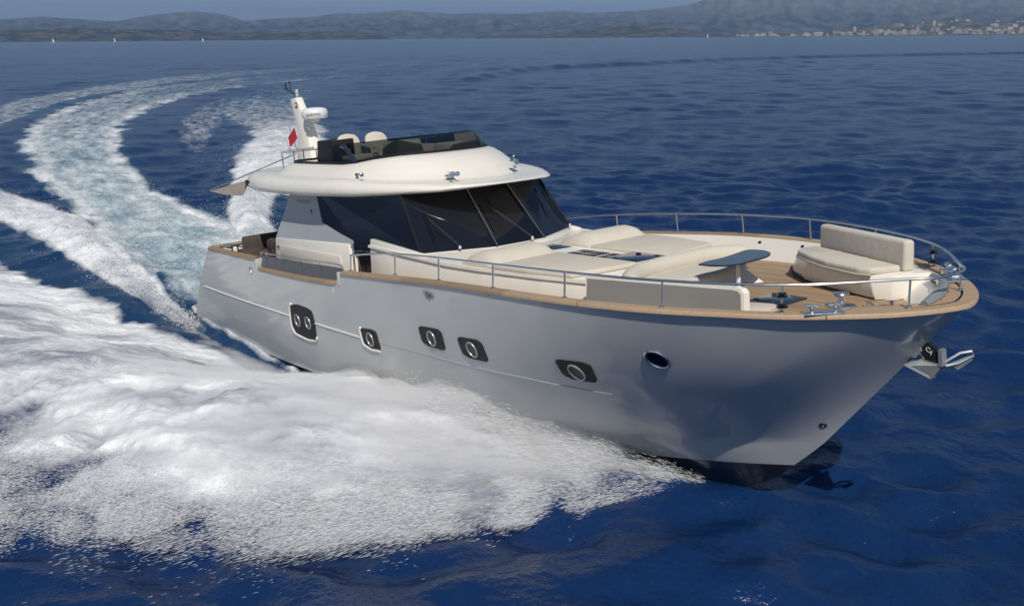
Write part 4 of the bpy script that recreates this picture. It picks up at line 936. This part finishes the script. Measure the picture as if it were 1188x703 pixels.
# ======================= spray: hundreds of thousands of flying drops =======================
def flakes(pos_, vel, size, length):
    n = len(pos_); v = vel/np.linalg.norm(vel,axis=1,keepdims=True); rnd = rng.normal(size=(n,3))*.45+np.array([.35,-.15,.9]); s_ = np.cross(v, rnd); s_ /= np.linalg.norm(s_,axis=1,keepdims=True)
    a_ = pos_-v*length[:,None]*.5-s_*size[:,None]*.5; b_ = pos_-v*length[:,None]*.3+s_*size[:,None]*.5; c_ = pos_+v*length[:,None]*.5
    d_ = pos_+v*length[:,None]*.1-s_*size[:,None]*.4
    return np.stack([a_,b_,c_,d_],1).reshape(-1,3)
PTS = []
def surf(x, y): 
    return sea_fields(x, y)[0]
# A: mist over the sheet
n = 2600000
x = 17.1-rng.beta(1.15,1.5,n)*14.1; ey = edge_y(x)+(fbm(x*.7,x*0,3,61)-.5)*1.6*sstep(17,14,x); hy = hull_y(x); s = np.clip(rng.beta(1.3,1.35,n)*1.45+rng.normal(0,.05,n),0,2)
iy = hy-np.interp(x, [3.8,6.6,8.2,9.4], [.85,.50,.2,0]); y = iy+(ey-iy)*s
cl = fbm(x*1.1, y*1.1, 4, 31); ang_ = np.arctan2(y+.3, x-17.6); st_ = fbm(ang_*14, np.hypot(x-17.6,y)*.6, 4, 33)
dens = np.where(s<.75,1,np.exp(-((s-.75)/.36)**2))*(1-.88*sstep(.10,.22,s)*(1-sstep(.62,.84,s))*sstep(15.0,13.6,x))
keep = rng.uniform(size=n) < dens*np.clip((cl-.34-.12*np.clip(s-.6,0,1))*2.4,0,1)*np.clip((st_-.25)*2.4,0,1)*np.interp(x,[3,7,10,13,16.4,17.4],[.15,.3,.5,1,.45,.0])
x, y, s = x[keep], y[keep], s[keep]; n = len(x)
f_, h_, _ = spray(x, y)
hmax = np.interp(x,[3,9,11,12.5,14.5,16.5,17.4],[.08,.10,.2,.42,.42,.22,.04])*(.45+.9*np.exp(-((s-.08)/.25)**2)+.25*np.exp(-((s-.85)/.2)**2))
# the sheet leaves the chine and falls outwards
zsheet = np.interp(x,[8,10,12,14,16,17.3],[.0,.25,.7,.85,.6,.12])*rng.uniform(.2,1,n)*np.clip(1-s,0,1)**.8
z = np.maximum(h_*.9, zsheet*.8)+rng.beta(1,3.2,n)*hmax*1.7
vel = np.stack([-(17.8-x)*.55-1.2, (y+.2)*.9-.8, (.35-s)*2.2*rng.uniform(.5,1.2,n)],-1)+rng.normal(0,.25,(n,3))
PTS.append(flakes(np.stack([x,y,z],-1), vel, rng.uniform(.0028,.0075,n), rng.uniform(.025,.12,n)*(.6+.8*(x>13))))
# B: ragged outer fringe
n = 420000
x = rng.uniform(3.0,16.6,n); y = edge_y(x)*(1+rng.normal(0,.045,n))-rng.exponential(.55,n)*(1-rng.beta(1,1.3,n)*2.2); cl = fbm(x*1.6,y*1.2,4,35); keep = rng.uniform(size=n) < np.clip((cl-.42)*4,0,1)
x, y = x[keep], y[keep]; n = len(x); z = .02+rng.exponential(.16,n)
vel = np.stack([-(17.8-x)*.55-1.2, (y+.2)*.9-.8, -rng.uniform(.2,1.5,n)],-1)+rng.normal(0,.25,(n,3))
PTS.append(flakes(np.stack([x,y,z],-1), vel, rng.uniform(.003,.008,n), rng.uniform(.03,.10,n)))
# C: drops over the wash, stern crest and far bow wave
for B, n, zz, a0, a1 in ((WASH,60000,.35,0,30),(OUTER,60000,.30,0,45),(PORTW,60000,.45,0,70),(PORTC,90000,.55,0,55)):
    L_ = np.r_[0,np.cumsum(np.hypot(np.diff(B[:,0]),np.diff(B[:,1])))]; al = rng.uniform(a0,a1,n)**1.0; cx = np.interp(al,L_,B[:,0]); cy = np.interp(al,L_,B[:,1]); hw = np.interp(al,L_,B[:,2])
    tx = np.interp(al+.5,L_,B[:,0])-cx; ty = np.interp(al+.5,L_,B[:,1])-cy; tl = np.hypot(tx,ty); o_ = rng.normal(0,.42,n)*hw
    x = cx-ty/tl*o_; y = cy+tx/tl*o_; cl = fbm(x*.9,y*.9,4,37); keep = rng.uniform(size=n) < np.clip((cl-.45)*4,0,1)*(1-al/a1*.8); x,y = x[keep],y[keep]; n = len(x)
    z = surf(x,y)+rng.exponential(zz*.35,n)*.7; vel = np.stack([-np.ones(n)*2, rng.normal(0,.8,n), rng.normal(0,.6,n)],-1)
    PTS.append(flakes(np.stack([x,y,z],-1), vel, rng.uniform(.012,.035,n), rng.uniform(.03,.10,n)))
co = np.vstack(PTS); nq = len(co)//4
me = np_mesh('bow_spray', co, np.arange(nq*4).reshape(-1,4), None, smooth=False)
m, nt, p = newmat('spray_drops'); p.inputs['Base Color'].default_value = (.80,.81,.825,1); p.inputs['Roughness'].default_value = .6
tl_ = N(nt,'ShaderNodeBsdfTranslucent'); tl_.inputs[0].default_value = (.80,.81,.825,1); mx = N(nt,'ShaderNodeMixShader'); mx.inputs[0].default_value = .45
nt.links.new(p.outputs[0], mx.inputs[1]); nt.links.new(tl_.outputs[0], mx.inputs[2]); nt.links.new(mx.outputs[0], nt.nodes['Material Output'].inputs[0])
me.materials.append(m); so = bpy.data.objects.new('bow_spray', me); COL.objects.link(so); tag(so, 'white spray thrown out along the hull and over the wake', 'spray', kind='stuff')

# the mist itself: a thin body of air full of fine drops lying over the sheet, feathering out at its rim
nx, ns = 230, 70
xg = np.linspace(2.0, 17.0, nx); sg_ = np.linspace(-.03, 1.5, ns); XX, SS = np.meshgrid(xg, sg_, indexing='ij')
IY = hull_y(XX)-np.interp(XX, [3.8,6.6,8.2,9.4], [.85,.50,.2,0]); EY = edge_y(XX); YY = IY+(EY-IY)*SS
_, hs_, _ = spray(XX, YY); base_ = np.maximum(hs_, 0)
lump = fbm(XX*.9, YY*.9, 3, 71); ua = -.743*XX-.669*YY; vb = .669*XX-.743*YY; lump2 = fbm(ua*.6, vb*2.4, 3, 72)
th_ = np.interp(XX, [2,6,9,11.5,14,15.8,16.6,17.0],[.05,.12,.24,.50,.72,.60,.34,0])*np.interp(SS,[-.03,.0,.06,.25,.55,.72,.86,.98,1.5],[.55,.8,1.0,.85,.64,.34,.08,.0,0])*(.35+.75*lump+.75*(lump2-.3))
th_ = np.clip(th_,0,2); top = base_+th_-.07-.7*sstep(.82,1.2,SS)-.4*sstep(16.5,17.0,XX); bot = base_-.25-.7*sstep(.82,1.2,SS)-.4*sstep(16.5,17.0,XX)
edge0 = (SS >= 1.5-1e-6) | (XX >= 17.0-1e-6) | (XX <= 2.0+1e-6); top = np.where(edge0, bot+.01, np.where(SS > 1.2, bot+(top-bot)*1.0, top))
I = np.arange(nx*ns).reshape(nx,ns); qt = np.stack([I[:-1,:-1],I[1:,:-1],I[1:,1:],I[:-1,1:]],-1).reshape(-1,4); qb = qt[:,::-1]+nx*ns
ring_ = np.r_[I[0,:], I[1:,-1], I[-1,-2::-1], I[-2:0:-1,0]]; rn = np.roll(ring_,-1); qs = np.stack([ring_, rn, rn+nx*ns, ring_+nx*ns],-1)
cm_ = np.vstack([np.stack([XX,YY,top],-1).reshape(-1,3), np.stack([XX,YY,bot],-1).reshape(-1,3)])
mm = np_mesh('spray_mist', cm_, np.vstack([qt,qb,qs]), None)
b = bmesh.new(); b.from_mesh(mm); bmesh.ops.recalc_face_normals(b, faces=b.faces[:]); b.to_mesh(mm); b.free()
mv = bpy.data.materials.new('fine_spray_mist'); mv.use_nodes = True; nt = mv.node_tree; nt.nodes.clear(); L = nt.links
o_ = nt.nodes.new('ShaderNodeOutputMaterial'); pv = nt.nodes.new('ShaderNodeVolumePrincipled'); g = nt.nodes.new('ShaderNodeNewGeometry')
mp = N(nt,'ShaderNodeMapping'); mp.inputs['Rotation'].default_value = (0,0,R(-42)); L.new(g.outputs['Position'], mp.inputs[0])
mp2 = N(nt,'ShaderNodeMapping'); mp2.inputs['Scale'].default_value = (.5,2.6,2.2); L.new(mp.outputs[0], mp2.inputs[0])
n_ = N(nt,'ShaderNodeTexNoise'); n_.inputs['Scale'].default_value = 1.2; n_.inputs['Detail'].default_value = 7; n_.inputs['Roughness'].default_value = .66; L.new(mp2.outputs[0], n_.inputs['Vector'])
mr = N(nt,'ShaderNodeMapRange'); mr.inputs[1].default_value = .40; mr.inputs[2].default_value = .66; mr.inputs[3].default_value = .1; mr.inputs[4].default_value = 5.2; L.new(n_.outputs[0], mr.inputs[0]); L.new(mr.outputs[0], pv.inputs['Density'])
pv.inputs['Color'].default_value = (.995,.995,1,1); pv.inputs['Anisotropy'].default_value = .0
L.new(pv.outputs[0], o_.inputs['Volume']); mm.materials.append(mv); mo = bpy.data.objects.new('spray_mist', mm); COL.objects.link(mo); tag(mo, 'soft white mist hanging over the bow wave beside the hull', 'mist', kind='stuff')
print('flakes', nq)
# ======================= far shore =======================
def az_of(px): return R(141.586)-math.atan((px-594)/1151.02)          # azimuth of a landmark
def hill(name, D, prof, depth, cols, seed, rockh=None, amp=.12, lowz=-8):
    """a ridge D metres off; prof = (azimuth, height in m)"""
    azs = np.array([p_[0] for p_ in prof]); hs = np.array([p_[1] for p_ in prof]); o_ = np.argsort(azs); azs, hs = azs[o_], hs[o_]
    na_, nd = 620, 46
    A_ = np.linspace(azs[0], azs[-1], na_); Dd = np.linspace(0, 1, nd)
    AA, DD = np.meshgrid(A_, Dd, indexing='ij'); hh = np.interp(AA, azs, hs)
    rr = D*(1+depth*DD); x = CAMP.x+rr*np.cos(AA); y = CAMP.y+rr*np.sin(AA)
    s_ = 1/(D*.05); n_ = fbm(x*s_, y*s_, 6, seed); rd = 1-np.abs(2*fbm(x*s_*1.6, y*s_*1.6, 5, seed+9)-1)
    pr = np.interp(DD,[0,.12,.55,1],[0,.28,1,.3])
    z = hh*pr*(1+depth*DD)*(1+amp*2*(n_-.5))-hh*.45*(rd-.6)*np.sin(math.pi*np.clip(DD*1.3,0,1)); z = np.where(DD == 0, lowz, z)
    # keep the silhouette at the wanted height
    k = hh/np.maximum((z/(1+depth*DD)).max(1, keepdims=True),1); z = np.where(DD==0, lowz, z*k)
    I = np.arange(na_*nd).reshape(na_,nd); q_ = np.stack([I[:-1,:-1],I[1:,:-1],I[1:,1:],I[:-1,1:]],-1).reshape(-1,4)
    me = np_mesh(name, np.stack([x,y,z],-1).reshape(-1,3), q_, None)
    m, nt, p = newmat(name+'_ground'); tc = N(nt,'ShaderNodeNewGeometry')
    n1 = N(nt,'ShaderNodeTexNoise'); n1.inputs['Scale'].default_value = 75/D; n1.inputs['Detail'].default_value = 9; n1.inputs['Roughness'].default_value = .68; nt.links.new(tc.outputs['Position'], n1.inputs['Vector'])
    cr = N(nt,'ShaderNodeValToRGB'); cr.color_ramp.elements[0].position = .42; cr.color_ramp.elements[0].color = (*cols[0],1); cr.color_ramp.elements[1].position = .62; cr.color_ramp.elements[1].color = (*cols[1],1)
    nt.links.new(n1.outputs[0], cr.inputs[0]); last = cr.outputs[0]
    if rockh:
        sp_ = N(nt,'ShaderNodeSeparateXYZ'); nt.links.new(tc.outputs['Position'], sp_.inputs[0]); mr = N(nt,'ShaderNodeMapRange'); mr.inputs[1].default_value = rockh[0]; mr.inputs[2].default_value = rockh[1]; nt.links.new(sp_.outputs[2], mr.inputs[0])
        ml = N(nt,'ShaderNodeMath', operation='MULTIPLY'); nt.links.new(mr.outputs[0], ml.inputs[0]); nt.links.new(n1.outputs[0], ml.inputs[1]); m2 = N(nt,'ShaderNodeMath', operation='MULTIPLY'); m2.inputs[1].default_value = 1.7; m2.use_clamp = True; nt.links.new(ml.outputs[0], m2.inputs[0])
        mx = N(nt,'ShaderNodeMix', data_type='RGBA'); mx.inputs[7].default_value = (.15,.148,.142,1); nt.links.new(m2.outputs[0], mx.inputs[0]); nt.links.new(last, mx.inputs[6]); last = mx.outputs[2]
    nt.links.new(last, p.inputs['Base Color']); p.inputs['Roughness'].default_value = .95; p.inputs['Specular IOR Level'].default_value = .1
    me.materials.append(m); o = bpy.data.objects.new(name, me); COL.objects.link(o); tag(o, kind='structure')
    return A_, x, y, z
def prof(pts, D): return [(az_of(x_), h_*D/1151.02*(1+((x_-594)/1151.02)**2)**.5) for x_,h_ in pts]
GR = ((.024,.031,.027),(.115,.108,.09)); GR2 = ((.035,.045,.025),(.16,.145,.105))
hill('mountain_ridge', 15000, prof([(-200,16),(-60,18),(0,18),(40,20),(70,22),(110,20),(150,18),(190,24),(220,27),(245,28),(270,26),(295,19),(320,21),(370,23),(400,27),(430,27),(470,30),(500,28),(530,26),(560,27),(600,26),(650,29),(680,26),(740,28),(790,33),(815,40),(835,47),(850,50),(870,55),(895,54),(920,56),(930,45),(950,38),(1000,38),(1040,38),(1090,39),(1120,38),(1150,40),(1188,43),(1300,42),(1450,36)], 15000), .30, GR, 3, (200,480), .16)
hill('low_island', 8200, prof([(-200,8),(-60,9),(0,9.5),(30,10),(60,10.5),(90,12),(120,12.5),(150,11),(200,11),(240,10.5),(270,8),(330,7),(380,8),(410,8.5),(440,6),(455,2),(462,.4)], 8200), .22, GR, 23)
hill('headland', 8800, prof([(552,.4),(560,2.5),(600,4),(650,5),(670,8),(700,11),(730,12),(760,11),(790,8),(805,5),(830,3),(850,.4)], 8800), .2, GR, 33)
TA, TX, TY, TZ = hill('town_slope', 9600, prof([(680,.5),(720,3),(800,3.5),(850,3),(900,3.5),(950,5),(1000,8),(1040,11.5),(1080,13),(1120,12),(1188,12),(1300,12),(1420,10)], 9600), .18, GR2, 43)
# ---- houses of the town, one object each, sharing a few meshes ----
def house_mesh(w_, d_, h_, kind, wall, roofc):
    mb = MB(); mb.add([(sx*w_/2,sy*d_/2,z) for z in (-6,h_) for sx,sy in ((-1,-1),(1,-1),(1,1),(-1,1))],[(0,1,2,3),(4,5,6,7),(0,1,5,4),(1,2,6,5),(2,3,7,6),(3,0,4,7)])
    nwall = len(mb.f)
    if kind == 'hip':
        o = len(mb.v); mb.v += [(-w_/2-.6,-d_/2-.6,h_),(w_/2+.6,-d_/2-.6,h_),(w_/2+.6,d_/2+.6,h_),(-w_/2-.6,d_/2+.6,h_),(-w_/4,0,h_+d_*.28),(w_/4,0,h_+d_*.28)]
        mb.f += [(o,o+1,o+5,o+4),(o+1,o+2,o+5),(o+2,o+3,o+4,o+5),(o+3,o,o+4)]
    else:
        mb.box((0,0,h_+1.2),(w_*.4,d_*.5,2.4))
    me = bpy.data.meshes.new('house'); me.from_pydata(mb.v,[],mb.f); me.materials.append(wall); me.materials.append(roofc)
    for i,p_ in enumerate(me.polygons): p_.material_index = 0 if i < nwall else 1
    me.update(); return me
def wallmat(name, c_):
    m, nt, p = newmat(name); g = N(nt,'ShaderNodeTexCoord'); br = N(nt,'ShaderNodeTexBrick'); br.inputs['Scale'].default_value = .28; br.inputs['Mortar Size'].default_value = .11; br.inputs['Color1'].default_value = (.06,.07,.08,1); br.inputs['Color2'].default_value = (.09,.10,.11,1); br.inputs['Mortar'].default_value = (*c_,1)
    mp = N(nt,'ShaderNodeMapping'); mp.inputs['Rotation'].default_value = (R(90),0,0); nt.links.new(g.outputs['Object'], mp.inputs[0]); nt.links.new(mp.outputs[0], br.inputs['Vector']); nt.links.new(br.outputs[0], p.inputs['Base Color']); return m
WM = [wallmat('white_render',(.42,.385,.34)), wallmat('cream_render',(.42,.36,.29)), wallmat('pink_render',(.36,.29,.24))]
RM = [mat('terracotta_tiles',(.30,.12,.07),.9), mat('grey_flat_roof',(.28,.27,.25),.9)]
HM = [house_mesh(16,11,7,'hip',WM[0],RM[0]), house_mesh(13,10,9,'hip',WM[1],RM[0]), house_mesh(34,13,24,'flat',WM[0],RM[1]), house_mesh(20,16,38,'flat',WM[1],RM[1]), house_mesh(48,13,17,'flat',WM[2],RM[1]), house_mesh(26,12,14,'hip',WM[0],RM[0])]
NMS = ['town_house','town_house','apartment_block','tower_block','apartment_block','town_house']
LB = ['small white house with a red tiled roof in the distant town','small cream house with a red tiled roof in the distant town','white slab apartment block on the distant town slope','cream tower block rising over the distant town','long pinkish apartment block in the distant town','broad white house with a red hipped roof in the distant town']
CT_ = ['house','house','building','building','building','house']
def ground_at(a_, k): i = int(np.clip((a_-TA[0])/(TA[-1]-TA[0])*(len(TA)-1),0,len(TA)-1)); return TX[i,k], TY[i,k], TZ[i,k]
cnt = 0; r_ = random.Random(5)
while cnt < 285:
    px = r_.choice([r_.uniform(700,1188), r_.uniform(840,1188), r_.uniform(960,1200)]); k = int(min(24, r_.expovariate(.16)+2)) if px > 930 else r_.randint(1,6)
    x,y,z = ground_at(az_of(px), k)
    t = r_.choices(range(6),[5,5,3,1.6 if px > 960 else .2,2,5])[0]
    o = bpy.data.objects.new(NMS[t], HM[t]); COL.objects.link(o); o.location = (x,y,z-1); o.rotation_euler = (0,0,az_of(px)+R(90)+r_.uniform(-.5,.5)); s_ = r_.uniform(.75,1.25); o.scale = (s_*1.15,s_*1.15,s_)
    tag(o, LB[t], CT_[t], ['small white houses of the far town','small cream houses of the far town','white apartment blocks of the far town','tower blocks of the far town','pinkish apartment blocks of the far town','broad white houses of the far town'][t]); cnt += 1
# a few tiny sails off the shore
hullm = mat('white_boat_hull',(.75,.75,.73),.4); sailm = mat('white_sail_cloth',(.8,.8,.77),.8)
for (px, dist, sc_, lab) in ((79,3900,1.0,'leftmost of the three tiny white sailing boats under the low island'),(148,4600,1.1,'middle one of the three tiny white sailing boats under the low island'),(247,4300,1.0,'rightmost of the three tiny white sailing boats under the low island'),(813,5200,1.2,'lone tiny white sailing boat off the headland beside the town')):
    aa = az_of(px); e = bpy.data.objects.new('sailing_boat', None); COL.objects.link(e); e.location = (CAMP.x+dist*math.cos(aa), CAMP.y+dist*math.sin(aa), .1); e.rotation_euler = (0,0,aa+R(70)); e.scale = (sc_,)*3
    tag(e, lab, 'sailing boat')
    q = MB(); q.hull8([(-5,-1.2,-.3),(4,-1,-.3),(6,0,0),(4,1,-.3),(-5,1.2,-.3)],[(-6,-1.9,1.5),(4,-1.7,1.6),(7.5,0,1.9),(4,1.7,1.6),(-6,1.9,1.5)]); _par(_b(q,'hull',hullm), e)
    q = MB(); q.tube([(1,0,1.5),(1,0,17)],.14,6); _par(_b(q,'mast',hullm), e)
    q = MB(); q.slab([(.8,0,2.8),(-5,.2,2.8),(.8,0,16.5)],(0,.05,0)); _par(_b(q,'sail',sailm), e)
# ======================= haze =======================
bpy.ops.mesh.primitive_cube_add(size=1, location=(0,0,0)); hz = bpy.context.object; hz.name = 'haze'; hz.scale = (90000,90000,1400); hz.location = (0,0,700-13)
hm = bpy.data.materials.new('haze_air'); hm.use_nodes = True; n_ = hm.node_tree; n_.nodes.clear(); o_ = n_.nodes.new('ShaderNodeOutputMaterial'); v_ = n_.nodes.new('ShaderNodeVolumePrincipled')
v_.inputs['Color'].default_value = (.42,.66,1.0,1); v_.inputs['Density'].default_value = .00004; v_.inputs['Anisotropy'].default_value = .2
n_.links.new(v_.outputs[0], o_.inputs['Volume']); hz.data.materials.append(hm); tag(hz, kind='stuff', label='pale blue sea haze over the whole bay', cat='haze')
